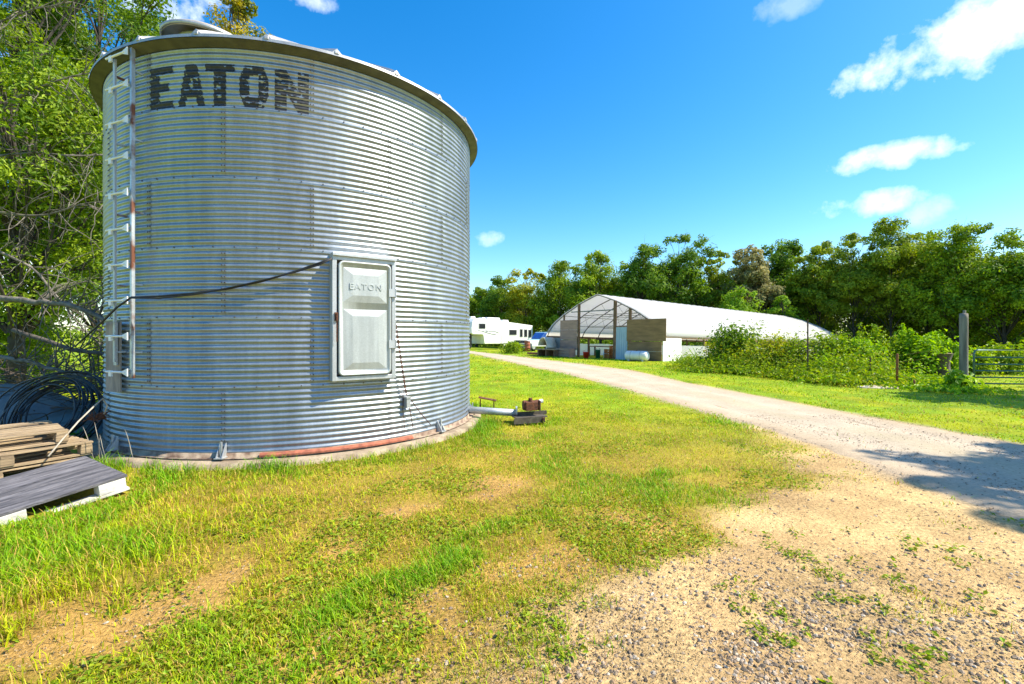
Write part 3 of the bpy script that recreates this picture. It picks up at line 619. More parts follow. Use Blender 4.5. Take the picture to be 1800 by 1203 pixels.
def brush():
    rs = random.Random(5); q = MB()
    for k in range(520):
        p = (rs.uniform(-12,-5.9), rs.uniform(6.6,10.2), rs.uniform(.0,.75)); a = rs.uniform(0, 6.28); L = rs.uniform(.5,1.8); r = rs.uniform(.004,.014)
        pts = wander(p, (math.cos(a), math.sin(a)*.6, rs.uniform(-.1,.55)), L, 7, .28, -.05, rs)
        for v in pts: v.z = max(v.z, .03)
        q.tube(pts, [r*(1-.8*i/7) for i in range(8)], 5)
    tag(q.build('brush_pile', brown_twig), 'tangled heap of cut brown branches under the trees left of the grain bin', 'brush pile')
    # long dead limbs crossing low in front of the trees
    data = [('thick bare fallen limb, highest of the three low dead limbs beside the grain bin', [(-11,9.4,2.3),(-9.3,8.9,2.15),(-8.4,8.6,2.1),(-7.7,8.5,1.85),(-7.0,8.3,1.62),(-6.4,8.2,1.5)], .062),
            ('dark dead limb, middle one of the three low dead limbs left of the bin', [(-10.5,9.6,1.6),(-8.9,9.2,1.22),(-8.0,9,1.15),(-7.2,8.8,.95),(-6.5,8.7,.7)], .05),
            ('pale dead limb lying lowest of the three low dead limbs, above the hose coil', [(-10.2,8.2,1.25),(-8.9,8.0,1.12),(-8.2,8.0,.95),(-7.4,7.9,.78),(-6.7,7.8,.7)], .045)]
    for k, (lab, pts, r) in enumerate(data):
        rs = random.Random(20+k); pts = [Vector(p) for p in pts]; P = []
        for a, b in zip(pts[:-1], pts[1:]):
            for i in range(4): P.append(a.lerp(b, i/4)+Vector((rs.uniform(-.02,.02), 0, rs.uniform(-.025,.025))))
        P.append(pts[-1]); n = len(P); q = MB(); q.tube(P, [r*(1-.6*i/n) for i in range(n)], 8)
        for i in range(4, n):
            for _ in range(4):
                up = rs.choice((-1,1,1)); q.tube(wander(P[i], (rs.uniform(-.2,1), rs.uniform(-.6,.6), up*rs.uniform(.3,1)), rs.uniform(.3,1.2), 7, .25, 0, rs), [r*.28*(1-.85*j/7) for j in range(8)], 5)
        tag(q.build('dead_limb', bark_pale if k != 1 else M('dark_limb',(.12,.10,.08),(.06,.05,.04),8,.9,bump=.6), smooth=True), lab, 'dead branch', 'dead limbs low at the left')
brush()

# ------------------------------------------------------------------ foliage
def leaf_quads(C, N, size, asp=.5, curl=.15):
    n = len(C); N = N/np.linalg.norm(N, axis=1, keepdims=True)
    t = rng.normal(size=(n, 3)); t -= (t*N).sum(1, keepdims=True)*N; t /= np.linalg.norm(t, axis=1, keepdims=True); b = np.cross(N, t)
    s = np.asarray(size).reshape(-1, 1)*np.ones((n, 1))
    V = np.stack([C-t*s*.5, C+b*s*asp*.5+N*s*curl*.3, C+t*s*.5-N*s*curl*.5, C-b*s*asp*.5+N*s*curl*.3], 1).reshape(-1, 3)
    F = np.arange(n*4, dtype=np.int32).reshape(n, 4); return V, F
PAL = {'dark': ((.055,.13,.006), (.24,.36,.02)), 'mid': ((.085,.17,.005), (.36,.46,.015)), 'yel': ((.18,.23,.005), (.50,.47,.02)), 'grey': ((.18,.18,.06), (.44,.39,.16)), 'olive': ((.12,.18,.010), (.40,.48,.03)), 'bright': ((.12,.25,.006), (.36,.52,.02)), 'orange': ((.16,.19,.01), (.50,.38,.03))}
def tree(name, label, x, y, h, cr, base, nleaf, ls, pal, seed, group=None, tr=.18, nlobe=34, cat='tree', asp=.55, mat=None, lean=(0,0), droop=0, flat=.62, open_=0.0, branch_mat=None, lobe_r=.30, upper=1.0, vis=None, offc=(0,0)):
    rs = np.random.default_rng(seed); rr_ = random.Random(seed); z0 = float(H(np.array(x), np.array(y)))
    t = empty(name, (x, y, z0), 0, label, cat, group)
    q = MB(); top = Vector((lean[0], lean[1], h*.86)); tp = [Vector((0,0,-.1))]; n = 9
    for i in range(1, n+1): f = i/n; tp.append(Vector((top.x*f+rr_.uniform(-.12,.12)*h*.06, top.y*f+rr_.uniform(-.12,.12)*h*.06, top.z*f)))
    q.tube(tp, [tr*(1.25 if i == 0 else 1)*(1-.85*i/n) for i in range(n+1)], 8)
    cz = (base+h)/2; hz = (h-base)/2; lobes = []
    k = 0
    while len(lobes) < nlobe and k < 5000:
        k += 1; v = rs.normal(size=3); v /= np.linalg.norm(v); v *= rs.uniform(.4, .92)
        p = np.array((v[0]*cr*(1-.25*max(0, v[2])), v[1]*cr*(1-.25*max(0, v[2])), v[2]*hz))+np.array((offc[0], offc[1], cz))
        if open_ and rs.random() < open_*max(0, -v[2]): continue
        lobes.append(p)
    # a few sprouts that break the outline
    for _ in range(max(4, nlobe//5)):
        a = rs.uniform(0, 6.28); rad = rs.uniform(0, .75)*cr; lobes.append(np.array((rad*math.cos(a)+offc[0], rad*math.sin(a)+offc[1], cz+hz*(1.02-.55*(rad/cr)**2)+rs.uniform(-.1,.05)*hz)))
    Cs, Ns, Cl = [], [], []; per = nleaf//len(lobes); lo, hi = (np.array(c) for c in PAL[pal])
    for li, p in enumerate(lobes):
        R_ = cr*lobe_r*rs.uniform(.65, 1.25)*(1 if li < nlobe else .6); cnt = int(per*rs.uniform(.7,1.3)*(1 if li < nlobe else .5))
        s = max(.2, min(.95, (p[2]-.12*h-math.hypot(p[0], p[1])*.8)/top.z)); a = tp[int(s*n)]; bpt = Vector(p); mid = a.lerp(bpt, .5)+Vector((0,0,.06*h*rr_.uniform(-.4,1)))
        q.tube([a, a.lerp(mid,.5)+Vector((rr_.uniform(-.1,.1),rr_.uniform(-.1,.1),0)), mid, mid.lerp(bpt,.55)+Vector((rr_.uniform(-.1,.1),0,rr_.uniform(-.1,.1))), bpt], [tr*.33*(1-s*.6), tr*.26*(1-s*.5), tr*.2*(1-s*.5), tr*.12, tr*.05], 5, False)
        for _ in range(3):
            e = bpt+Vector(rs.normal(size=3)*R_*.55); q.tube([mid.lerp(bpt,.5), bpt.lerp(e,.4), e], [tr*.08, tr*.05, tr*.02], 4, False)
        v = rs.normal(size=(cnt, 3)); v /= np.linalg.norm(v, axis=1, keepdims=True); rad = rs.uniform(.25, 1, (cnt, 1))**.6
        # sub clumps inside the lobe
        sub = rs.normal(size=(9, 3)); sub /= np.linalg.norm(sub, axis=1, keepdims=True); sub *= .62
        idx = rs.integers(0, 9, cnt); pos = sub[idx]+v*rad*.42
        pos = pos*np.array((1, 1, flat)); pos[:, 2] -= droop*(pos[:,0]**2+pos[:,1]**2)
        Cs.append(p+pos*R_); nn = pos*.8+v*.5+np.array((0, 0, .55))+rs.normal(size=(cnt, 3))*.45; Ns.append(nn)
        f = np.clip(rs.normal(.45, .22)+rs.normal(0, .22, (cnt, 1)), 0, 1.15); Cl.append(lo+(hi-lo)*f)
    Cc, Nn, cc = np.concatenate(Cs), np.concatenate(Ns), np.concatenate(Cl)
    V, F = leaf_quads(Cc, Nn, ls*rs.uniform(.6, 1.35, len(Cc)), asp); 
    q.build('trunk', branch_mat or bark, t, True)
    np_mesh('crown', V, F, mat or leaf_m, t, np.repeat(np.clip(cc, .01, .9), 4, axis=0))
    return t
gl = 'tall trees behind the grain bin'
tree('shade_tree', 'tall leafy tree with dark trunk at the far left, left of the grain bin', -12.2, 11.2, 13.5, 3.4, 1.9, 80000, .12, 'mid', 1, gl, .17, 62, asp=.42, droop=.25, lobe_r=.36, offc=(.3,0))
tree('shade_tree', 'leafy tree rising directly behind the left edge of the grain bin', -13.0, 14.2, 14, 3.3, 1.8, 62000, .13, 'dark', 2, gl, .17, 52, asp=.42, droop=.25, lobe_r=.38)
tree('shade_tree', 'darker tree farther back between the left trunks', -18.5, 18, 14, 4.5, 2.4, 45000, .19, 'dark', 3, gl, .25, 44, asp=.45, lobe_r=.36)
tree('berry_tree', 'small yellow green treetop with orange tints showing above the bin roof', -9.7, 16, 13.1, 1.5, 8.6, 16000, .13, 'orange', 4, None, .14, 26, asp=.5, lobe_r=.5)
def bare_branches():
    rs = random.Random(12)
    for k, (p, d, L, r) in enumerate([((-11.6,9.8,6.0),(1,-.1,.35),3.2,.035),((-11.8,9.7,7.6),(1,-.1,.5),2.6,.03),((-11.4,9.7,4.2),(1,0,-.15),3.4,.035),((-11.3,9.8,3.4),(1,0,-.3),3.2,.035),((-11.5,9.6,5.2),(1,0,.1),3.6,.03)]):
        q = MB(); main = wander(p, d, L, 14, .14, -.01, rs); q.tube(main, [r*(1-.8*i/14) for i in range(15)], 6)
        for i in range(1, 15):
            for _ in range(3):
                s = wander(main[i], (rs.uniform(-.3,1), rs.uniform(-.5,.5), rs.uniform(-1,1)), rs.uniform(.4,1.5), 8, .3, -.03, rs); q.tube(s, [r*.35*(1-.85*j/8) for j in range(9)], 4)
                for j in (3,5): q.tube(wander(s[j], (rs.uniform(-1,1), rs.uniform(-.5,.5), rs.uniform(-1,1)), rs.uniform(.2,.6), 5, .3, 0, rs), [r*.16*(1-.8*m_/5) for m_ in range(6)], 3)
        tag(q.build('bare_branch', bark_pale, smooth=True), ['bare pale branch curling across the leaves level with the bin roof','uppermost bare pale branch at the top left','bare pale branch at the height of the bin wall middle','bare drooping pale branch above the low dead limbs','bare pale branch just below the bin eave, reaching for it'][k], 'dead branch', 'bare branches in front of the left trees')
bare_branches()
def plant(name, label, x, y, h, w, n, ls, pal, seed, group=None, cat='plant', z=None, spike=.5, stems=7, asp=.5, mat=None):
    rs = np.random.default_rng(seed); rr_ = random.Random(seed); z0 = float(H(np.array(float(x)), np.array(float(y)))) if z is None else z
    t = empty(name, (x, y, z0), 0, label, cat, group); q = MB(); C_ = []; N_ = []
    lo, hi = (np.array(c) for c in PAL[pal]); k = 0
    for s in range(stems):
        a = rr_.uniform(0, 6.28); r = rr_.uniform(0, w*.42); hh = h*rr_.uniform(.62,1)*(1-.35*r/w); b0 = Vector((r*.5*math.cos(a), r*.5*math.sin(a), 0)); pts = wander(b0, (math.cos(a)*.25*r/w*2, math.sin(a)*.25*r/w*2, 1), hh, 6, .07, .05, rr_)
        q.tube(pts, [.012*(1-.7*i/6) for i in range(7)], 4)
        m_ = n//stems; u = rs.uniform(.08, 1, m_)**.8; P_ = np.array([tuple(p) for p in pts]); ii = np.clip((u*6), 0, 5.999); i0 = ii.astype(int); f = (ii-i0)[:,None]; c = P_[i0]*(1-f)+P_[i0+1]*f
        spread = w*.26*(1-u*spike)[:,None]; d = rs.normal(size=(m_,3))*np.array((1,1,.4)); C_.append(c+d*spread*.75); N_.append(d*.5+np.array((0,0,.9))+rs.normal(size=(m_,3))*.4)
    C_ = np.concatenate(C_); C_[:,2] = np.maximum(C_[:,2], .03); V, F = leaf_quads(C_, np.concatenate(N_), ls*rs.uniform(.6,1.4,len(C_)), asp, .4)
    f = np.clip(rs.normal(.5,.28,(len(C_),1)),0,1.2); q.build('stems', brown_twig, t); np_mesh('leaves', V, F, mat or leaf_m, t, np.repeat(lo+(hi-lo)*f, 4, axis=0)); return t
# tree line beyond the greenhouse: (px, depth, top py, half width px, base height, palette, label)
TL = [(838,78,503,26,1.2,'mid','small green tree nearest the bin edge, behind the camper front'),
      (882,74,487,34,1.2,'dark','dark green round tree behind the camper roof'),
      (925,70,468,36,1.0,'yel','yellow green tree behind the rear of the camper'),
      (985,66,455,44,1.0,'mid','green tree behind the left end of the greenhouse'),
      (1055,62,440,48,1.0,'mid','full green tree behind the greenhouse peak'),
      (1130,58,425,46,1.2,'dark','dark tree left of the tallest crown behind the greenhouse'),
      (1192,56,400,50,1.5,'dark','tallest dark blue green tree behind the greenhouse roof'),
      (1262,56,440,40,1.2,'olive','yellowish olive tree right of the tallest dark tree'),
      (1318,54,433,40,1.6,'grey','grey brown thinning tree behind the greenhouse roof'),
      (1380,56,418,44,1.6,'dark','dark tree with round top behind the far greenhouse end'),
      (1440,52,424,44,2.2,'olive','loose tree of thin trunks left of the tall olive tree'),
      (1500,49,405,46,2.8,'olive','olive tree with bare lower stems right of the greenhouse end'),
      (1566,47,383,56,3.2,'olive','tall yellowish willow like tree with open lower trunks'),
      (1628,46,402,46,2.6,'olive','olive tree between the willow like tree and the right hand maple'),
      (1690,42,388,60,1.2,'mid','broad dark green maple behind the wooden gate post'),
      (1765,40,402,60,1.0,'mid','broad green tree behind the metal gate'),
      (1850,38,440,60,.8,'mid','green tree cut off by the right edge of the picture'),
      (1300,50,505,34,.6,'bright','low bright green sapling behind the greenhouse roof middle'),
      (1375,49,520,26,.5,'bright','small bright green sapling at the far greenhouse end')]
for i, (px, Y, pt, hw, bs, pal, lab) in enumerate(TL):
    x = (px-900)/800*Y; h = 1.5+(590-pt)*Y/800; z0 = float(H(np.array(x), np.array(float(Y)))); h = (h-z0)*.94; cr = hw*Y/800*1.3
    tree('tree', lab, x, Y, h, cr, bs, 22000 if i < 17 else 9000, .31 if Y > 50 else .26, pal, 100+i, 'row of trees behind the greenhouse', .12 if pal == 'olive' else .2, 40, asp=.5, mat=far_leaf, open_=.22 if pal in ('olive','grey') else .0, flat=.75, lobe_r=.44 if pal not in ('olive','grey') else .40)
# lower dark understorey of the wood: one mass nobody could count
def understorey():
    C_, N_, K_ = [], [], []; rs = np.random.default_rng(9)
    for k in range(620):
        px = rs.uniform(800, 2100); Y = np.interp(px, [800,1400,1700,2100],[84,66,50,44])+rs.uniform(0,12); x = (px-900)/800*Y; z = float(H(np.array(x), np.array(Y)))
        n = 240; p = rs.normal(size=(n,3))*np.array((2.0,1.6,2.1+1.6*(px > 1380))); p[:,2] = np.abs(p[:,2]); C_.append(p+np.array((x,Y,z+.1))); N_.append(p+rs.normal(size=(n,3))*.8+np.array((0,0,.6)))
        lo, hi = (np.array(c) for c in PAL[rs.choice(['dark','dark','mid'])]); K_.append(lo+(hi-lo)*rs.uniform(0,1,(n,1)))
    V, F = leaf_quads(np.concatenate(C_), np.concatenate(N_), .36, .6)
    tag(np_mesh('undergrowth', V, F, far_leaf, None, np.repeat(np.concatenate(K_),4,axis=0)), 'dark undergrowth filling the wood below the tree crowns', 'undergrowth', kind='stuff')
understorey()
def woodland():
    C_, N_, K_ = [], [], []; rs = np.random.default_rng(39); pxs = [t_[0] for t_ in TL[:17]]; tops = [t_[2] for t_ in TL[:17]]; deps = [t_[1] for t_ in TL[:17]]
    for k in range(900):
        px = rs.uniform(815, 1990); Y = np.interp(px, pxs, deps)+rs.uniform(2.5,8); x = (px-900)/800*Y; top = (590-np.interp(px, pxs, tops))*Y/800*.68; z = rs.uniform(.12,1)**.8*top
        n = 170; p = rs.normal(size=(n,3))*np.array((1.0,.9,.8)); C_.append(p+np.array((x,Y,z+.6))); N_.append(p*.8+rs.normal(size=(n,3))*.5+np.array((0,-.2,.6)))
        lo, hi = (np.array(c) for c in PAL[rs.choice(['dark','mid','olive','mid','yel'])]); K_.append(lo+(hi-lo)*np.clip(rs.normal(.4,.25,(n,1)),0,1))
    V, F = leaf_quads(np.concatenate(C_), np.concatenate(N_), .34, .6)
    tag(np_mesh('woodland', V, F, far_leaf, None, np.repeat(np.concatenate(K_),4,axis=0)), 'wood of mixed green foliage closing the gaps behind the row of trees', 'woodland', kind='stuff')
woodland()
# trees to the right of the frame, whose shadows fall on the drive
for k, (x, y, h, cr, bs) in enumerate([(12.0,3.9,9,2.0,3.9),(17.2,10.2,9,2.3,3.4),(13.0,2.6,9,2.2,3)]):
    tree('roadside_tree', ['roadside tree outside the right edge shading the drive','roadside tree outside the right edge near the gate shading the lawn','roadside tree outside the right edge between the other two'][k], x, y, h, cr, bs, 15000, .16, 'mid', 300+k, 'roadside trees outside the frame', .16, 34)
for k, (x, y, h, w, lab) in enumerate([(-13.4,11.6,3.0,2.6,'dark leafy shrub under the far left tree'),(-10.9,12.6,2.2,1.6,'small leafy shrub low behind the dead limbs'),(-15.5,14.5,3.4,3.0,'broad shrub farther back at the left edge')]):
    plant('understory_shrub', lab, x, y, h, w, 3200, .13, 'mid', 700+k, 'shrubs under the left trees', stems=16, cat='shrub')
# distant field edge
def far_hedge():
    C_, N_, K_ = [], [], []; rs = np.random.default_rng(19)
    for k in range(170):
        a = rs.uniform(-1.5,-.05); d = rs.uniform(300,330); x = d*math.sin(a); Y = d*math.cos(a)
        n = 60; p = rs.normal(size=(n,3))*np.array((5,3,2.2)); p[:,2] = np.abs(p[:,2]); C_.append(p+np.array((x,Y,0))); N_.append(p+np.array((0,0,2))); lo, hi = (np.array(c) for c in PAL['mid']); K_.append(lo+(hi-lo)*rs.uniform(0,1,(n,1)))
    V, F = leaf_quads(np.concatenate(C_), np.concatenate(N_), 2.4, .7)
    tag(np_mesh('distant_hedge', V, F, far_leaf, None, np.repeat(np.concatenate(K_),4,axis=0)), 'low distant hedge line across the fields at the left', 'hedge', kind='stuff')
far_hedge()

# ------------------------------------------------------------------ greenhouse
GO = Vector((5.63, 30.3, 0)); GW = Vector((.613, -.79, 0)); GL = Vector((.79, .613, 0))
PROF = [(-5,1.43),(-4.85,1.80),(-4.2,2.42),(-3.07,3.08),(-1.6,3.74),(-.7,4.05),(0,4.27),(.7,4.05),(1.6,3.74),(3.07,3.08),(4.2,2.42),(4.85,1.80),(5,1.43)]
PR = []
for s in np.linspace(-5, 5, 41): PR.append((float(s), float(np.interp(s, [p[0] for p in PROF], [p[1] for p in PROF]))))
def GP(px, py):     # point of the gable plane
    k = (px-900)/800; s = (k*GO.y-GO.x)/(GW.x-k*GW.y); y = GO.y+GW.y*s; return s, 1.5+(590-py)*y/800
def greenhouse():
    t = empty('greenhouse', GO, 0, 'long white film covered hoop greenhouse with open timber gable', 'greenhouse')
    m = Matrix((GW, GL, Vector((0,0,1)))).transposed().to_4x4() @ Matrix.Rotation(R(-1.3), 4, 'X'); t.matrix_world = Matrix.Translation(GO) @ m
    # local: x across the gable (right is +), y along the length, z up
    L = 30.2; rs = random.Random(3)
    V = []; ys = np.linspace(-.04, L, 67)
    for j, y in enumerate(ys):
        for i, (s, z) in enumerate(PR):
            sag = -.025*(1 if j % 2 else 0)*(1-abs(s)/6); V.append((s*1.006, y, z+sag))
    n = len(PR); F = [(j*n+i, j*n+i+1, (j+1)*n+i+1, (j+1)*n+i) for j in range(len(ys)-1) for i in range(n-1)]
    o = MB().add(V, F).build('roof_cover', film, t, True); sm = o.modifiers.new('thick', 'SOLIDIFY'); sm.thickness = .02
    # far gable
    MB().add([(s, L, z) for s, z in PR]+[(s, L+.02, z) for s, z in PR]+[(5,L,0),(-5,L,0)], [tuple(range(n))+(2*n, 2*n+1)]).build('far_gable', film, t)
    hoop = None
    for k in range(17):
        y = .02+k*1.88
        if hoop is None: hoop = MB().tube([(s*.985, 0, z-.05) for s, z in PR], .035, 6).build('hoop', hoop_m, t, True); o = hoop
        else: o = hoop.copy(); COL.objects.link(o); o.parent = t
        o.location = (0, y, 0)
        if k:
            q = MB(); q.tube([(-2.9,0,3.02),(2.9,0,3.02)], .022, 5); q.tube([(-4.3,0,2.2),(4.3,0,2.2)], .018, 5)
            for s in (-2.6,-1.3,0,1.3,2.6): q.tube([(s*.55,0,3.02),(s,0,float(np.interp(s,[p[0] for p in PR],[p[1] for p in PR]))-.08)], .012, 4)
            for s in (-1,1): q.tube([(s*2.0,0,3.0),(s*3.9,0,2.2)], .012, 4); q.tube([(s*2.9,0,3.02),(s*2.6,0,2.2)], .012, 4)
            if k == 1: first_t = q.build('truss', hoop_m, t); o = first_t
            else: o = first_t.copy(); COL.objects.link(o); o.parent = t
            o.location = (0, y, 0)
    for s in (-3.2, 0, 3.2):
        MB().tube([(s, 0, float(np.interp(s,[p[0] for p in PR],[p[1] for p in PR]))-.1), (s, L, float(np.interp(s,[p[0] for p in PR],[p[1] for p in PR]))-.1)], .02, 5).build('purlin', hoop_m, t)
    for sx in (-1, 1):
        MB().box((sx*4.99, L/2, 1.40), (.045, L, .16)).build('eave_board', frame_wood, t)
        for k in range(9): MB().box((sx*4.95, 1+k*3.6, .6), (.12, .12, 1.6)).build('side_post', frame_wood, t)
        V = []; nn_ = 80
        for i in range(nn_+1):
            y = (1.9 if sx > 0 else 0)+i/nn_*(L-2); V += [(sx*5.03+rs.uniform(-.02,.02), y, -.1), (sx*5.05+rs.uniform(-.03,.03), y, .55), (sx*5.02, y, .92+rs.uniform(-.02,.02))]
        MB().add(V, [(i*3+a, i*3+a+1, i*3+a+4, i*3+a+3) for i in range(nn_) for a in (0,1)]).build('side_curtain', film, t, True)
    MB().box((5.03, .95, .64), (.03, 1.9, 1.45)).build('side_panel', white_p, t)
    MB().box((-5.0, .5, .62), (.03, 1.0, 1.5)).build('side_panel', white_pl, t)
    # gable posts
    for px, w_, zb in ((1017,.14,0),(1080.5,.17,0),(1107,.14,0)):
        s, _ = GP(px, 600); z = float(np.interp(s,[p[0] for p in PR],[p[1] for p in PR]))-.03
        MB().box((s, -.02, z/2-.05), (w_, .14, z+.1)).build('gable_post', frame_wood, t)
    for px, zb in ((991,2.2),(1136,2.3)):
        s, _ = GP(px, 560); z = float(np.interp(s,[p[0] for p in PR],[p[1] for p in PR])); MB().box((s,-.02,(z+zb)/2-.05),(.10,.09,z-zb)).build('short_stud', frame_wood, t)
    s0, z_ = GP(1003,545); s1, z2 = GP(1080,543); MB().box(((s0+s1)/2, .0, 3.15), (s1-s0, .06, .07)).build('gable_rail', hoop_m, t)
    s0, z_ = GP(965,593); s1, _ = GP(988,593); MB().box(((s0+s1)/2, -.02, 1.36), (s1-s0, .06, .14)).build('gable_rail', frame_wood, t)
    s0, _ = GP(1019,596); s1, _ = GP(1078,596); MB().box(((s0+s1)/2, 2.2, 1.32), (s1-s0+1, .08, .16)).build('inner_beam', frame_wood, t)
    def board(x0,x1,y0,y1, yy, mat, nm, nsp=1, lab=None):
        a, za = GP(x0, (y0+y1)/2); b, zb = GP(x1, (y0+y1)/2); _, zt = GP((x0+x1)/2, y0); _, zl = GP((x0+x1)/2, y1)
        for k in range(nsp):
            h = (zt-zl)/nsp; o = MB().box(((a+b)/2, yy-.006*(k % 2), zl+h*(k+.5)), (b-a, .025, h-.012)).build(nm, mat, t)
            if lab: o['label'] = lab
    board(986.5,1016,563,615,-.13,ply_pink,'plywood_panel',3,'pinkish grey weathered plywood sheet left of the opening')
    board(1104,1173,561,600,-.15,ply,'plywood_panel',1,'large dark brown plywood sheet hung high right of the door')
    board(1106,1165,600.5,635,-.12,ply,'plywood_panel',2,'lower dark plywood sheet right of the door')
    board(962,987,594,624,-.06,M('grey_green_sheet',(.30,.33,.33),(.24,.27,.27),2,.7),'low_wall_sheet')
    # door
    a, _ = GP(1084.5,600); b, _ = GP(1104,600); _, zt = GP(1094,575.5); _, zl = GP(1094,635)
    MB().box(((a+b)/2, -.10, (zt+zl)/2), (b-a, .05, zt-zl)).build('door', door_blue, t)
    for k in range(5):
        x = a+(b-a)*(k+.5)/5; MB().box((x, -.135, (zt+zl)/2), (.012, .02, zt-zl-.05)).build('door_seam', door_blue, t)
    MB().box(((a+b)/2, -.13, zt+.05), (b-a+.1, .03, .05)).build('door_head', frame_wood, t)
    # inside beds of plants and soil
    return t
gh = greenhouse()
def ghw(s, y, z=0): p = gh.matrix_world @ Vector((s, y, z)); return p
def greenhouse_things():
    p = ghw(*[GP(1046,620)[0], -.55])
    def bucket(x, y, r, h, mat, name, lab, cat, lid=False, z=0):
        t = empty(name, (x, y, z), 0, lab, cat); MB().lathe([(0,0),(r*.85,0),(r,h),(r*1.06,h),(r*1.06,h-.03),(r*.98,h-.03)], 20).build('body', mat, t, True)
        q = MB(); q.tube([(r*math.cos(a), 0, h+.12*math.sin(a)) for a in np.linspace(0, math.pi, 9)], .008, 5); q.build('handle', mat, t)
        if lid: MB().lathe([(0,h+.02),(r*1.05,h+.02),(r*1.05,h-.02)], 20).build('lid', mat, t)
    def at(px, yy): s, _ = GP(px, 600); q = ghw(s, yy); return q.x, q.y
    x, y = at(1046.5, -.9); bucket(x, y, .2, .42, red_m, 'bucket', 'red bucket in front of the open greenhouse gable', 'bucket')
    x, y = at(1054.5, -.2); bucket(x, y, .17, .55, green_pl, 'bin', 'dark green bin just inside the greenhouse opening', 'bin', True)
    for k, (px, yy, hgt, mt, lab) in enumerate([(1065.5,.2,.62,orange_m,'tall orange brown crate stack left of the greenhouse door'),(1072,.35,.85,orange_m,'taller orange brown crate stack touching the door post')]):
        x, y = at(px, yy); t = empty('crate_stack', (x, y, 0), R(-50), lab, 'crates', 'orange crates in the greenhouse')
        nst = 2 if k == 0 else 3
        for j in range(nst):
            h = hgt/nst-.02; q = MB(); z = j*(h+.02)
            for sx in (-1,1): q.box((sx*.19,0,z+h/2),(.02,.34,h)); q.box((0,sx*.16,z+h*.3),(.36,.02,h*.35)); q.box((0,sx*.16,z+h*.8),(.36,.02,h*.28))
            q.box((0,0,z+.01),(.36,.3,.02)); q.build('crate', mt, t)
    # potting bench
    x, y = at(1032, 1.6); t = empty('potting_bench', (x, y, 0), R(-52), 'wooden potting bench inside the greenhouse opening', 'bench')
    MB().box((0,0,.72),(2.2,.7,.05)).build('bench_top', frame_wood, t)
    for sx in (-1,1):
        for sy in (-1,1): MB().box((sx*1.0,sy*.3,.35),(.08,.08,.7)).build('leg', frame_wood, t)
    x, y = at(1060, 1.8); plant('bench_plant', 'yellow green plants inside the greenhouse beside the door', x, y, 1.5, 1.5, 700, .16, 'yel', 501, 'plants in the greenhouse', stems=9)
    x, y = at(1038, 3.2); plant('bench_plant', 'green plants inside the greenhouse in the middle of the opening', x, y, 1.2, 1.8, 700, .16, 'mid', 502, 'plants in the greenhouse', stems=9)
    x, y = at(1026, 5.2); plant('bench_plant', 'bright plants inside the greenhouse at the left of the opening', x, y, 1.35, 1.8, 700, .16, 'bright', 503, 'plants in the greenhouse', stems=9)
    x, y = at(1052, .7); t = empty('grey_jug', (x, y, 0), 0, 'white jug standing among the crates in the greenhouse', 'jug'); MB().lathe([(0,.0),(.14,0),(.15,.3),(.12,.45),(.05,.5),(.05,.56),(0,.56)], 16).build('body', white_pl, t, True); MB().tube([(.14,0,.3),(.2,0,.4),(.1,0,.48)], .015, 5).build('handle', white_pl, t)
    # white tank lying before the plywood
    s, _ = GP(1136,630); q_ = ghw(s, -.9); t = empty('white_tank', (q_.x, q_.y, 0), math.atan2(GW.y, GW.x)+R(8), 'white cylindrical tank lying in front of the dark plywood', 'tank')
    MB().tube([(-.72,0,.31),(-.68,0,.31),(-.6,0,.31),(.6,0,.31),(.68,0,.31),(.72,0,.31)], [.12,.23,.29,.29,.23,.12], 20).build('body', white_pl, t, True)
    for x in (-.3,.3): MB().tube([(x-.015,0,.31),(x+.015,0,.31)], .295, 20).build('band', M('tank_band',(.5,.5,.5),None,5,.5), t)
    MB().tube([(0,0,.58),(0,0,.68)], .06, 10).build('valve_cap', frame_wood, t)
    for x in (-.45,.45): MB().box((x,0,.05),(.08,.4,.14)).build('foot', white_pl, t)
    # cream fan shell on a low pallet bench
    s, _ = GP(976,605); q_ = ghw(s, -.75); t = empty('cream_shell', (q_.x, q_.y, .58), math.atan2(GW.y, GW.x), 'cream curved shell propped open on a low wooden platform', 'cover')
    q = MB(); N_ = 10
    V = []; 
    for i in range(N_+1):
        a = R(10+150*i/N_); V += [(.55*math.cos(a)-.05, -.45, .9*math.sin(a)-.1), (.55*math.cos(a)-.05, .45, .9*math.sin(a)-.1), (.47*math.cos(a)-.05, -.45, .82*math.sin(a)-.1), (.47*math.cos(a)-.05, .45, .82*math.sin(a)-.1)]
    F = []
    for i in range(N_): b = i*4; F += [(b,b+4,b+5,b+1),(b+2,b+3,b+7,b+6),(b,b+2,b+6,b+4),(b+1,b+5,b+7,b+3)]
    q.add(V, F).build('shell', cream, t, True); MB().box((-.03,.42,.25),(.9,.03,.65)).build('shade_plate', M('shell_shadow',(.3,.25,.18),None,4,.7), t)  # plate behind the shell, its darker colour painted as the shade in the hollow
    t = empty('timber_platform', (q_.x+.2, q_.y-.2, 0), math.atan2(GW.y, GW.x), 'low timber platform under the cream shell', 'platform')
    for k in range(5): MB().box((0, -.5+k*.22, .50), (2.0, .19, .05)).build('plank', wood_pale, t)
    for x in (-.85,0,.85): MB().box((x,0,.24),(.12,.95,.46)).build('support', frame_wood, t)
    s, _ = GP(1003,622); q_ = ghw(s, -.5); t = empty('grey_crate', (q_.x, q_.y, 0), math.atan2(GW.y, GW.x), 'weathered grey wooden crate below the pinkish plywood', 'crate')
    for k in range(3): MB().box((0,-.3,.12+k*.2),(1.3,.03,.17)).build('slat', ply_pink, t); MB().box((0,.3,.12+k*.2),(1.3,.03,.17)).build('slat', ply_pink, t)
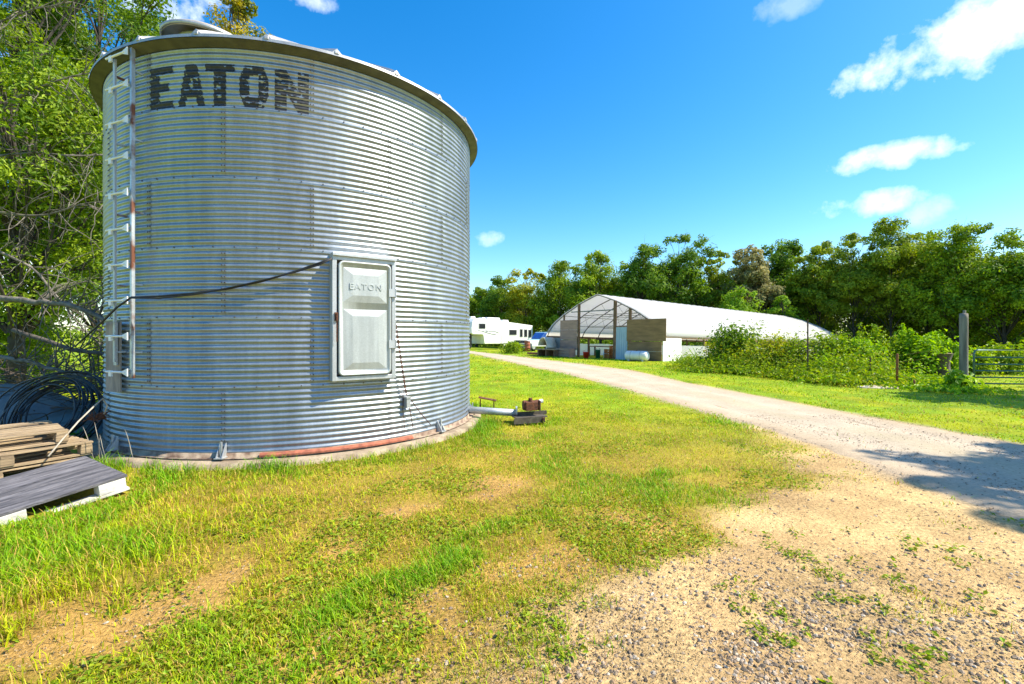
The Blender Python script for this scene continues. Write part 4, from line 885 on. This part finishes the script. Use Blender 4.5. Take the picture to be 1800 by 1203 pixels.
    for x in (-.65,.65): MB().box((x,0,.3),(.04,.62,.6)).build('end_board', ply_pink, t)
    # leaning slats at the side
    for k, (s, y, a) in enumerate([(5.35,2.6,38),(5.3,3.1,44),(5.35,5.6,-30),(5.4,7.2,35),(5.4,7.6,40)]):
        p = ghw(s, y, .45); q = MB(); d = ghw(s, y+.9*math.cos(R(a))*(1 if a > 0 else -1), .0)-ghw(s, y, 0); d.z = -.85*math.sin(R(abs(a)))*1.1
        q.tube([p-d*.6, p+d*.6], .045, 4); tag(q.build('leaning_board', white_p if k < 2 else post_wood), ['long white board leaning on the greenhouse side nearest the white wall','second white board leaning on the greenhouse side','short grey prop leaning the other way','grey prop leaning on the open greenhouse side','grey prop next to the shrub by the greenhouse'][k], 'board', 'boards leaning on the greenhouse side')
    # low reddish timber pile by the road
    x, y = G(950, 625.5); t = empty('timber_pile', (x, y+1, 0), R(-40), 'low pile of reddish boards left of the greenhouse corner', 'boards')
    for k in range(5): MB().box((k*.05-.1, (k % 3)*.2-.2, .08+.09*(k//3)), (2.0,.18,.07), Matrix.Rotation(R(k*4-8),4,'Z')).build('board', M('reddish_board',(.28,.12,.06),None,5,.85), t)
greenhouse_things()

# ------------------------------------------------------------------ camper, pickup and car beyond
def camper():
    A = Vector((-4.62, 52, 0)); d = Vector((.68,.734,0)).normalized(); nrm = Vector((-d.y, d.x, 0))
    t = empty('fifth_wheel_camper', A, math.atan2(d.y, d.x), 'white fifth wheel camper trailer parked beyond the drive', 'camper')
    def P(px, py): k = (px-900)/800; s = (k*A.y-A.x)/(d.x-k*d.y); y = A.y+d.y*s; return s, 1.5+(590-py)*y/800
    pts = [P(*p) for p in ((829,577),(830.5,566),(834.5,560.5),(843,559.5),(936.5,572.5),(936.5,600.5),(882,604.5),(852,604.8),(850,590),(848,588.3),(832,588),(829.5,586))]
    MB().prism(pts[::-1], 0, 2.5).build('body', white_p, t, bevel=.05)
    def win(x0,y0,x1,y1):
        a, zt = P(x0,y0); b, zl = P(x1,y1); f = MB().box(((a+b)/2,-.02,(zt+zl)/2),(b-a+.1,.05,zt-zl+.1)).build('window', M('window_rim',(.25,.25,.25),None,5,.5), t)
        MB().box(((a+b)/2,-.05,(zt+zl)/2),(b-a-.02,.02,zt-zl-.02)).build('pane', glass_d, f)
    for w in ((842,569.5,852.5,577.5),(895.5,580.5,907.5,588.5),(914,579.5,918,592),(921.5,580,926,592),(929,580.5,933,592.5)): win(*w)
    for (x0,y0,x1,y1) in ((864,559.5,889,564.5),(892,564,903,567),(836,558,845,561),(856,559.8,862,562.5)):
        a, zt = P(x0,y0); b, zl = P(x1,y1); MB().box(((a+b)/2,1.2,(zt+zl)/2),(b-a,.8,zt-zl+.25),taper=.85).build('roof_unit', white_p, t, bevel=.04)
    q = MB(); st = [P(*p) for p in ((835,583),(840,581),(848,582),(856,585),(864,587),(872,588.5))]; q.tube([(s,-.03,z) for s, z in st], .03, 5); st = [P(*p) for p in ((853,581),(862,582.3),(870,582.8),(877,585.5))]; q.tube([(s,-.03,z) for s, z in st], .025, 5); s, z = P(856,582); q.box((s,-.03,z),(.35,.02,.14)); q.build('side_stripe', M('stripe_grey',(.35,.35,.38),None,5,.5), t)
    s, z = P(881,598); MB().box((s,-.03,z),(.03,.02,1.0)).build('door_seam', M('seam_grey',(.4,.4,.4),None,5,.5), t)
    for px in (888,896):
        s, z = P(px,604); w = MB().tube([(s,.1,.36),(s,.35,.36)], .36, 18).build('wheel', rubber, t, True); MB().tube([(s,.08,.36),(s,.12,.36)], .18, 12).build('rim', white_p, w)
    s, z = P(829,600)
    for yy in (.4,2.1): MB().box((s+.15,yy,.85),(.1,.1,1.7)).build('landing_leg', rubber, t)
    MB().box((s+.6,1.2,.95),(.5,.6,1.5)).build('hitch_pin_box', M('dark_steel',(.06,.06,.06),None,5,.6), t)
camper()
def pickup():
    x, y = (950-900)/800*50, 50; t = empty('pickup_truck', (x, y, -.15), R(38), 'white and pale blue pickup with dark blue windows parked behind the greenhouse corner', 'pickup')
    MB().prism([(-2.6,.45),(-2.6,1.05),(-1.0,1.15),(2.6,1.15),(2.65,.45)], -.9, .9).build('body', white_p, t, bevel=.06)
    MB().prism([(-1.1,1.152),(-.55,1.30),(2.6,1.30),(2.62,1.152)], -.87, .87).build('belt_panel', ltblue, t, bevel=.03)
    c = MB().prism([(-.7,1.302),(-.1,1.95),(2.3,1.98),(2.5,1.302)], -.8, .8).build('cab', blue_m, t, bevel=.05)
    MB().box((1.2,-.81,1.63),(1.9,.02,.42)).build('side_window', M('blue_glass',(.02,.08,.3),None,5,.1), c)
    MB().prism([(-.1,1.955),(2.3,1.985),(2.25,2.04),(0,2.02)], -.78, .78).build('roof', ltblue, t, bevel=.02)
    for wx in (-1.7, 1.7):
        for wy in (-.85,.62): w = MB().tube([(wx,wy,.38),(wx,wy+.23,.38)], .38, 20).build('wheel', rubber, t, True); MB().tube([(wx,wy-.02,.38),(wx,wy+.25,.38)], .2, 14).build('rim', galv_pale, w)
    for yy in (-.6,.6): MB().box((-2.62,yy,.85),(.05,.3,.18)).build('headlight', white_pl, t)
    MB().box((-2.68,0,.5),(.12,1.75,.18)).build('bumper', galv_pale, t)
pickup()
def dark_car():
    x, y = (915-900)/800*46, 46; t = empty('old_car', (x, y, -.1), R(25), 'small dark grey green car half hidden by weeds in front of the camper', 'car')
    g = M('dull_green_grey',(.09,.13,.14),None,4,.45)
    MB().prism([(-.95,.3),(-1.0,.75),(-.4,.85),(.9,.85),(1.0,.7),(1.0,.3)], -.7, .7).build('body', g, t, bevel=.08)
    MB().prism([(-.7,.852),(-.4,1.08),(.55,1.08),(.85,.852)], -.6, .6).build('cabin', glass_d, t, bevel=.05)
    MB().box((-.05,0,1.1),(.95,1.15,.04)).build('roof', g, t, bevel=.02)
    for wx in (-.6,.6):
        for wy in (-.72,.55): w = MB().tube([(wx,wy,.25),(wx,wy+.17,.25)], .25, 16).build('wheel', rubber, t, True); MB().tube([(wx,wy-.02,.25),(wx,wy+.19,.25)], .12, 10).build('rim', galv_pale, w)
    x, y = (927-900)/800*45, 45; t = empty('rusty_drum', (x, y, 0), 0, 'reddish brown drum standing at the end of the small dark car', 'drum')
    MB().lathe([(0,0),(.28,0),(.28,.28),(.30,.30),(.28,.32),(.28,.6),(.30,.62),(.28,.64),(.28,.92),(.30,.94),(.27,.94),(.27,.9),(0,.9)], 20).build('body', redrust, t, True)
    MB().lathe([(0,.905),(.05,.905),(.05,.93),(0,.93)], 10).build('bung', rust_m, t)
dark_car()

# ------------------------------------------------------------------ fence, posts, stump, gate
def fence():
    pts = [(1420,562,668,.045,'t'),(1530,628,673,.04,'t'),(1577,622,680,.06,'r'),(1607,668,684.5,.055,'r')]
    labs = ['tallest thin dark steel fence post in the garden weeds','short dark steel fence post among the weeds','orange rusty post standing in front of the garden weeds','very short rusty post stub next to the taller rusty post']
    for (px, pt, pb, w, k), lab in zip(pts, labs):
        x, y = G(px, pb); h = (pb-pt)*y/800; t = empty('fence_post', (x, y, 0), 0, lab, 'post', 'fence posts along the garden')
        if k == 't':
            MB().box((0,0,h/2),(w,.008,h)).build('flange', rubber if 0 else M('dark_steel_post',(.045,.04,.035),(.1,.05,.03),8,.8), t); MB().box((0,.022,h/2),(.008,.035,h)).build('web', rust_m, t)
            q = MB()
            for j in range(int(h/.1)): q.box((0,-.008,.1+j*.1),(.012,.012,.02))
            q.build('studs', rust_m, t)['kind'] = 'stuff'
        else:
            MB().lathe([(0,0),(w/2,0),(w/2,h-.02),(w/2*.8,h),(0,h)], 12).build('tube', rust_post, t, True)
    # wires
    a = (*G(1290,656), 0); b = (*G(1420,668), 0); c = (*G(1577,680), 0); d = (13.25, 13.35, 0); q = MB()
    for z in (.35,.65,.95,1.2):
        q.tube([Vector(a)+Vector((0,0,z)), Vector(b)+Vector((0,0,z))], .0022, 3); q.tube([Vector(b)+Vector((0,0,z)), Vector(c)+Vector((0,0,z*.75))], .0022, 3); q.tube([Vector(c)+Vector((0,0,z*.75)), Vector(d)+Vector((0,0,z))], .0022, 3)
    tag(q.build('fence_wire', rust_m), 'thin wire strands strung between the garden fence posts', 'fence wire')
    t = empty('gate_post', (13.25,13.35,0), 0, 'thick round weathered wooden post at the hinge side of the metal gate', 'post')
    V = []; prof = [(.105,-.1),(.10,.5),(.097,1.2),(.10,2.0),(.095,2.14),(.0,2.16)]; MB().lathe(prof, 18).build('shaft', post_wood, t, True); MB().tube([(.02,0,2.14),(.02,0,2.24)], .035, 8).build('top_knob', post_wood, t)
    for z in (.4,.95): MB().tube([(.1,0,z),(.26,-.01,z)], .014, 6).build('hinge_pin', rust_m, t)
    x, y = G(1656, 664); t = empty('tree_stump', (x, y, 0), 0, 'upright sawn trunk piece narrower in the middle beside the gate post', 'stump')
    V = []; n = 22; prof = [(.36,-.05),(.33,.03),(.27,.12),(.235,.3),(.23,.5),(.27,.68),(.33,.83),(.35,.87)]
    for j in range(n):
        w = 2*math.pi*j/n
        for i, (r, z) in enumerate(prof): rr_ = r*(1+.07*math.sin(3*w+1)+.04*math.sin(7*w+i)); V.append((rr_*math.cos(w)-.10*(z-.4), rr_*math.sin(w), z))
    k = len(prof); F = [(j*k+i, ((j+1) % n)*k+i, ((j+1) % n)*k+i+1, j*k+i+1) for j in range(n) for i in range(k-1)]
    MB().add(V, F).build('stump_side', stump_m, t, True); MB().add([V[j*k+k-1] for j in range(n)], [tuple(range(n))]).build('cut_face', M('cut_wood',(.34,.26,.17),(.22,.16,.1),9,.9), t)
    # gate
    g = empty('metal_gate', (13.5,13.3,0), R(-9), 'green tubular metal field gate closed at the right edge', 'gate'); Lg = 3.6
    zs = [.10,.28,.47,.66,.86,1.08]
    for z in zs[:-1]: MB().tube([(.04,0,z),(Lg-.04,0,z)], .021, 8).build('rail', gate_m, g, True)
    q = MB(); q.tube([(0,0,.08),(0,0,.98),(.03,0,1.05),(.1,0,1.08),(Lg-.1,0,1.08),(Lg-.03,0,1.05),(Lg,0,.98),(Lg,0,.08)], .027, 10); q.build('outer_frame', gate_m, g, True)
    for x in (2.9,): MB().box((x,.02,.58),(.05,.012,1.0)).build('upright', gate_m, g)
    x, y = G(1550, 682); o = MB().lathe([(0,.06),(.3,.055),(.42,.03),(.45,-.03)], 9).build('flat_stone', stone_m); o.location = (x, y, .0); o.scale = (1.6,.8,1); tag(o, 'flat pale stone slab lying in front of the garden weeds', 'stone')
    x, y = G(1780, 634); t = empty('log', (x+1, 20, 0), R(10), 'brown fallen log on the ground beyond the gate', 'log'); MB().tube([(-1.5,0,.5),(0,.1,.52),(1.6,0,.48)], [.16,.15,.12], 12).build('log_body', M('log_brown',(.3,.2,.14),None,8,.9), t, True)
    MB().tube([(.3,.1,.55),(.6,.0,.95)], [.05,.02], 6).build('broken_limb', bark, t)
fence()
# garden plants: the ones that stand out are things, the rest one overgrown mass
gg = 'tall plants in the overgrown garden'
for k, (px, Y, pt, w, pal, ls, n, lab, sp) in enumerate([
    (1290,19.5,580,2.0,'dark',.15,2600,'bushy dark green shrub at the left end of the garden against the greenhouse',.3),
    (1325,19,574,.7,'mid',.12,260,'single thin weed rising above the garden shrubs against the white film',.2),
    (1262,21.5,606,1.6,'yel',.15,1000,'low yellowish shrub at the foot of the greenhouse side',.3),
    (1365,18,600,1.9,'yel',.12,1900,'yellowing weedy bush left of the tall steel post',.4),
    (1405,17,592,1.0,'mid',.11,1000,'green vine bush touching the tall steel post',.3),
    (1462,17,590,1.7,'mid',.13,2200,'dense green bush just right of the tall steel post',.3),
    (1512,16.5,598,1.3,'bright',.14,1500,'bright broad leaved bush in the middle of the garden',.3),
    (1545,17,572,1.1,'mid',.13,1500,'tallest spiky plant in the middle of the garden',.75),
    (1587,17,581,1.0,'bright',.13,1400,'second tallest spiky plant above the orange rusty post',.75),
    (1622,16.5,600,1.3,'bright',.15,1400,'broad bright bush left of the tree stump',.4),
    (1655,17,591,1.6,'bright',.17,1500,'broad leaved plant standing behind the tree stump',.6),
    (1760,19,605,2.6,'mid',.18,1600,'leafy bush behind the metal gate',.4),
    (1710,18,618,1.4,'mid',.16,900,'low leafy bush between wooden post and gate',.4)]):
    x = (px-900)/800*Y; h = 1.5+(590-pt)*Y/800; plant('garden_bush' if k not in (7,8,1) else 'spiky_plant', lab, x, Y, h*1.22, w, n, ls, pal, 600+k, gg, 'bush' if k not in (7,8,1) else 'plant', spike=sp, stems=14 if w > .8 else 4)
x, y = G(905, 612); plant('weed_clump', 'weedy shrub in front of the camper beyond the drive', -.1, 38, 1.25, 2.2, 1200, .18, 'mid', 640, stems=10)
x, y = G(1700, 687); plant('broad_weed', 'big leaved weed at the foot of the wooden gate post', x, y+.3, .55, .9, 260, .16, 'bright', 641, stems=8, asp=.7)
def garden_mass():
    C_, N_, K_, S_ = [], [], [], []; rs = np.random.default_rng(29)
    line = [(1195,652),(1240,655),(1290,657),(1350,664),(1420,671),(1480,678),(1540,679),(1600,683),(1650,688),(1710,690)]
    for k in range(520):
        u = rs.uniform(0, len(line)-1); i = int(u); f = u-i; px = line[i][0]*(1-f)+line[i+1][0]*f; py = line[i][1]*(1-f)+line[i+1][1]*f
        x, y = G(px, py); dep = rs.uniform(0,1)**1.2*3.6; x += dep*.5+rs.uniform(-.2,.2); y += dep; hh = min(.95, .2+dep*.45)*rs.uniform(.6,1.1)*(1 if px < 1560 else .55 if dep < 1.6 else .9)
        if px < 1255: hh *= .5
        if px > 1585: hh = (.10+.1*rs.random()) if dep < 3.0 else hh*.8
        if 1625 < px < 1690 or (px < 1625 and px+dep*14 > 1628 and px > 1590): hh = min(hh, .12)
        hh *= .35+1.1*float(vnoise(x*.9, y*.9, 4))
        n = 130; p = rs.normal(size=(n,3))*np.array((.38,.38,.38*hh)); p[:,2] = np.abs(p[:,2])*.9+rs.uniform(0,hh*.6,n); C_.append(p+np.array((x,y,.02))); N_.append(p*.6+rs.normal(size=(n,3))*.5+np.array((0,0,.6)))
        pal = rs.choice(['mid','mid','bright','yel','dark','olive'] if px < 1600 else ['mid','bright','bright']); lo, hi = (np.array(c) for c in PAL[pal]); K_.append(lo+(hi-lo)*np.clip(rs.normal(.5,.3,(n,1)),0,1.1)); S_.append(np.full(n, rs.choice([.07,.1,.14])))
    V, F = leaf_quads(np.concatenate(C_), np.concatenate(N_), np.concatenate(S_)*rs.uniform(.6,1.3,len(np.concatenate(S_))), .5, .4)
    tag(np_mesh('garden_weeds', V, F, leaf_m, None, np.repeat(np.concatenate(K_),4,axis=0)), 'dense mixed weeds filling the overgrown garden along the lawn', 'weeds', kind='stuff')
garden_mass()

# ------------------------------------------------------------------ grass, weeds, pebbles
def keep_out(x, y):
    k = np.hypot(x-BC[0], y-BC[1]) < 2.98
    ex = np.array((.883,-.469)); d = np.stack([x+4.43, y-4.72], -1); a = d@ex; b = d@np.array((-.43,-.9)); k |= (a > -.02) & (a < .97) & (b > 0) & (b < 1.5)
    g = np.stack([x-GO.x, y-GO.y], -1); s = g@np.array((GW.x,GW.y)); l = g@np.array((GL.x,GL.y)); k |= (np.abs(s) < 4.9) & (l > 0) & (l < 30)
    k |= (x < -4.45) & (x > -6.3) & (y > 4.0+(x+4.7)*1.4) & (y < 6.1) & (y > 3.7) & (x < -4.75)
    return k
def blades(name, label, N, rmin, rmax, wfac, seed, hmul=1.0, full=True):
    rs = np.random.default_rng(seed); u = rs.uniform(0, 1, N)
    r = np.exp(np.log(rmin)+(np.log(rmax)-np.log(rmin))*u) if full else rs.uniform(rmin, rmax, N)
    th = rs.uniform(-1.02, 1.02, N); x, y = r*np.sin(th), r*np.cos(th)
    lm = lush_mask(x, y); dm = dirt_mask(x, y); tm = track_mask(x, y); rd = road_mask(x, y, .12)
    tuft = sstep(.50, .72, fbm(x, y, 5.5, 3, 51)); big = sstep(.35,.65, fbm(x, y, 1.3, 4, 52))
    cov = (.38+.62*big)*(1-dm)*(1-.93*tm)+dm*tuft*.22*sstep(.5,.62,fbm(x,y,1.4,3,53)); cov = np.maximum(cov, lm*(1-tm)*(1-dm)); cov = cov*(1-rd)+rd*.012*tuft
    bare = sstep(.56,.72,fbm(x,y,2.6,4,57))*sstep(7,4,r)*(1-lm); cov = cov*(1-.7*bare)
    ok = (rs.uniform(0,1,N) < cov) & ~keep_out(x, y); x, y, r, lm, tuft, big = (a[ok] for a in (x, y, r, lm, tuft, big)); n = len(x)
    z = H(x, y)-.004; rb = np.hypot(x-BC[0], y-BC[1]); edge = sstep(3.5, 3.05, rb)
    left = sstep(-1.2, -3.0, x)*sstep(6,4,r)
    h = (.024+.036*lm+.055*left+.02*rs.uniform(0,1,n)**3)*rs.uniform(.5,1.4,n)*(1+1.2*edge)*hmul*(1+.0*r)
    h *= 1+.35*sstep(8,25,r)
    w = (.0030+.0026*rs.uniform(0,1,n))*(1+wfac*np.maximum(0, r-2.5))
    az = rs.uniform(0, 6.283, n); lean = rs.uniform(.25,1.15,n); dx, dy = np.cos(az), np.sin(az); bx, by = -dy, dx
    p0 = np.stack([x, y, z], 1); dirv = np.stack([dx, dy, np.zeros(n)], 1); side = np.stack([bx, by, np.zeros(n)], 1); up = np.array((0,0,1.))
    hh = h[:,None]; ww = w[:,None]; ln = lean[:,None]
    mid = p0+up*hh*.62+dirv*hh*ln*.30; tip = p0+up*hh*.92+dirv*hh*ln*.95
    V = np.stack([p0-side*ww*.5, p0+side*ww*.5, mid+side*ww*.42, mid-side*ww*.42, tip+side*ww*.08, tip-side*ww*.08], 1).reshape(-1,3)
    b = np.arange(n, dtype=np.int32)[:,None]*6; F = np.concatenate([b+np.array([[0,1,2,3]]), b+np.array([[3,2,4,5]])], 1).reshape(-1,4)
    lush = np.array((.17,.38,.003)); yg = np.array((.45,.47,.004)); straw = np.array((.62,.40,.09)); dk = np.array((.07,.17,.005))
    f = np.clip(lm*.9+rs.normal(.18,.25,n)+.25*(big-.5)+.2*sstep(9,20,r),0,1)[:,None]; c = yg*(1-f)+lush*f
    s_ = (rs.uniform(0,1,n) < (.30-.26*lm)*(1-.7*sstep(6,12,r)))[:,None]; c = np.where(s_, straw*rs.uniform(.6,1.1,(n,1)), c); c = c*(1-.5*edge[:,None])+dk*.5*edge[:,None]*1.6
    c = c*rs.uniform(.55,1.3,(n,1))
    tag(np_mesh(name, V, F, grass_m, None, np.repeat(c, 6, axis=0)), label, 'grass', kind='stuff')
blades('grass', 'short patchy green and yellowing grass around the grain bin', 330000, 1.7, 9, .16, 81)
blades('grass', 'mown bright grass farther off on both sides of the drive', 170000, 8, 48, .30, 82)
def weeds():          # broad little leaves in the lawn
    rs = np.random.default_rng(91); N = 150000; r = np.exp(rs.uniform(np.log(1.7), np.log(10), N)); th = rs.uniform(-1.0,1.0,N); x, y = r*np.sin(th), r*np.cos(th)
    m = sstep(.46,.64,fbm(x,y,2.1,4,55)); dm = dirt_mask(x,y); tm = track_mask(x,y); cl = sstep(.55,.7,fbm(x,y,9,2,56))
    cov = (m*.8*(1-.6*tm)*(1-dm)+dm*.5*cl*sstep(.48,.6,fbm(x,y,1.8,3,58)))*(1-road_mask(x,y)); ok = (rs.uniform(0,1,N) < cov) & ~keep_out(x,y); x, y = x[ok], y[ok]; n = len(x)
    z = H(x,y)+rs.uniform(.004,.028,n); Nn = rs.normal(size=(n,3))*.38+np.array((0,0,1)); V, F = leaf_quads(np.stack([x,y,z],1), Nn, rs.uniform(.010,.036,n)*(1+.05*np.hypot(x,y)), .55, .3)
    c = np.array((.19,.32,.012))*rs.uniform(.55,1.3,(n,1))+np.array((.12,.03,.0))*rs.uniform(0,1,(n,1))
    tag(np_mesh('lawn_weeds', V, F, leaf_m, None, np.repeat(c,4,axis=0)), 'small broad leaved weeds scattered through the lawn and dirt', 'weeds', kind='stuff')
    # dry leaf litter and dark crumbs
    N = 110000; r = np.exp(rs.uniform(np.log(1.7), np.log(9), N)); th = rs.uniform(-1.0,1.0,N); x, y = r*np.sin(th), r*np.cos(th)
    ok = (rs.uniform(0,1,N) < .22+.55*np.maximum(dirt_mask(x,y), track_mask(x,y))*sstep(.38,.62,fbm(x,y,3,3,59))) & ~keep_out(x,y); x, y = x[ok], y[ok]; n = len(x); z = H(x,y)+rs.uniform(.003,.009,n)
    V, F = leaf_quads(np.stack([x,y,z],1), rs.normal(size=(n,3))*.45+np.array((0,0,1)), rs.uniform(.004,.018,n), .4, .5)
    c = np.where(rs.uniform(0,1,(n,1)) < .42, np.array((.10,.07,.045)), np.array((.38,.28,.15)))*rs.uniform(.6,1.3,(n,1))
    tag(np_mesh('leaf_litter', V, F, pebble_m, None, np.repeat(c,4,axis=0)), 'dry crumbs and bits of dead leaf on the dirt', 'litter', kind='stuff')
weeds()
def pebbles():
    rs = np.random.default_rng(95); N = 150000; x = rs.uniform(-2.6,7.5,N); y = rs.uniform(1.4,8.5,N); x = np.concatenate([x, rs.uniform(-.6,3.6,50000)]); y = np.concatenate([y, rs.uniform(1.5,3.2,50000)]); N = len(x)
    grav = np.exp(-(((x-1.25)/1.25)**2+((y-2.0)/.62)**2)); d = dirt_mask(x,y); rd = road_mask(x,y)
    cov = d*(.06+.6*grav*sstep(.36,.58,fbm(x,y,2.6,3,77)))+rd*.14+.012+track_mask(x,y)*.06; ok = (rs.uniform(0,1,N) < cov) & ~keep_out(x,y); x, y = x[ok], y[ok]; n = len(x)
    cov = cov*1
    s = (.0028+.0095*rs.uniform(0,1,n)**3.2)*(1+.0*y); z = H(x,y)+s*.25+.014*road_mask(x,y)
    base = np.array([(1,0,0),(.5,.87,0),(-.5,.87,0),(-1,0,0),(-.5,-.87,0),(.5,-.87,0),(.35,.1,.75),(-.35,.2,.7),(0,-.4,.65)],float); FF = np.array([(0,1,6),(1,7,6),(1,2,7),(2,3,7),(3,8,7),(3,4,8),(4,5,8),(5,0,6),(5,6,8),(6,7,8)])
    V = base[None]*(1+rs.normal(0,.18,(n,9,1))); a = rs.uniform(0,6.28,n); ca, sa = np.cos(a)[:,None], np.sin(a)[:,None]
    V[:,:,0] *= rs.uniform(.8,1.5,(n,1)); V[:,:,2] *= rs.uniform(.6,1.1,(n,1)); vx = V[:,:,0]*ca-V[:,:,1]*sa; vy = V[:,:,0]*sa+V[:,:,1]*ca
    V = np.stack([vx*s[:,None]+x[:,None], vy*s[:,None]+y[:,None], V[:,:,2]*s[:,None]+z[:,None]], -1).reshape(-1,3)
    F = (np.arange(n)[:,None,None]*9+FF[None]).reshape(-1,3); pal = np.array([(.38,.29,.20),(.30,.225,.15),(.20,.15,.105),(.38,.25,.14),(.46,.39,.30),(.12,.095,.07)]); c = pal[rs.integers(0,6,n)]*rs.uniform(.8,1.2,(n,1))
    tag(np_mesh('gravel', V, F, pebble_m, None, np.repeat(c,9,axis=0)), 'loose grey and white pebbles on the dirt in the foreground', 'gravel', kind='stuff')
pebbles()
def seed_stalks():
    rs = random.Random(14)
    for k, (px, ht, lab) in enumerate([(250,.55,'tallest seed stalk against the foot of the bin wall, left of centre'),(240,.5,'seed stalk leaning left of the tallest stalk'),(292,.5,'single thin stalk right of the other seed stalks')]):
        a = R({250:-109,240:-112,292:-101}[px]); p = Bw+Vector((math.cos(a), math.sin(a), 0))*3.12; q = MB()
        for j in range(2): q.tube(wander(p+Vector((j*.04,0,0)), (rs.uniform(-.2,.2),-.1,1), ht*(1-.25*j), 6, .08, 0, rs), [.0018,.0017,.0016,.0015,.003,.004,.001], 4)
        tag(q.build('seed_stalk', straw_m), lab, 'grass stalk', 'seed stalks by the bin wall')
seed_stalks()
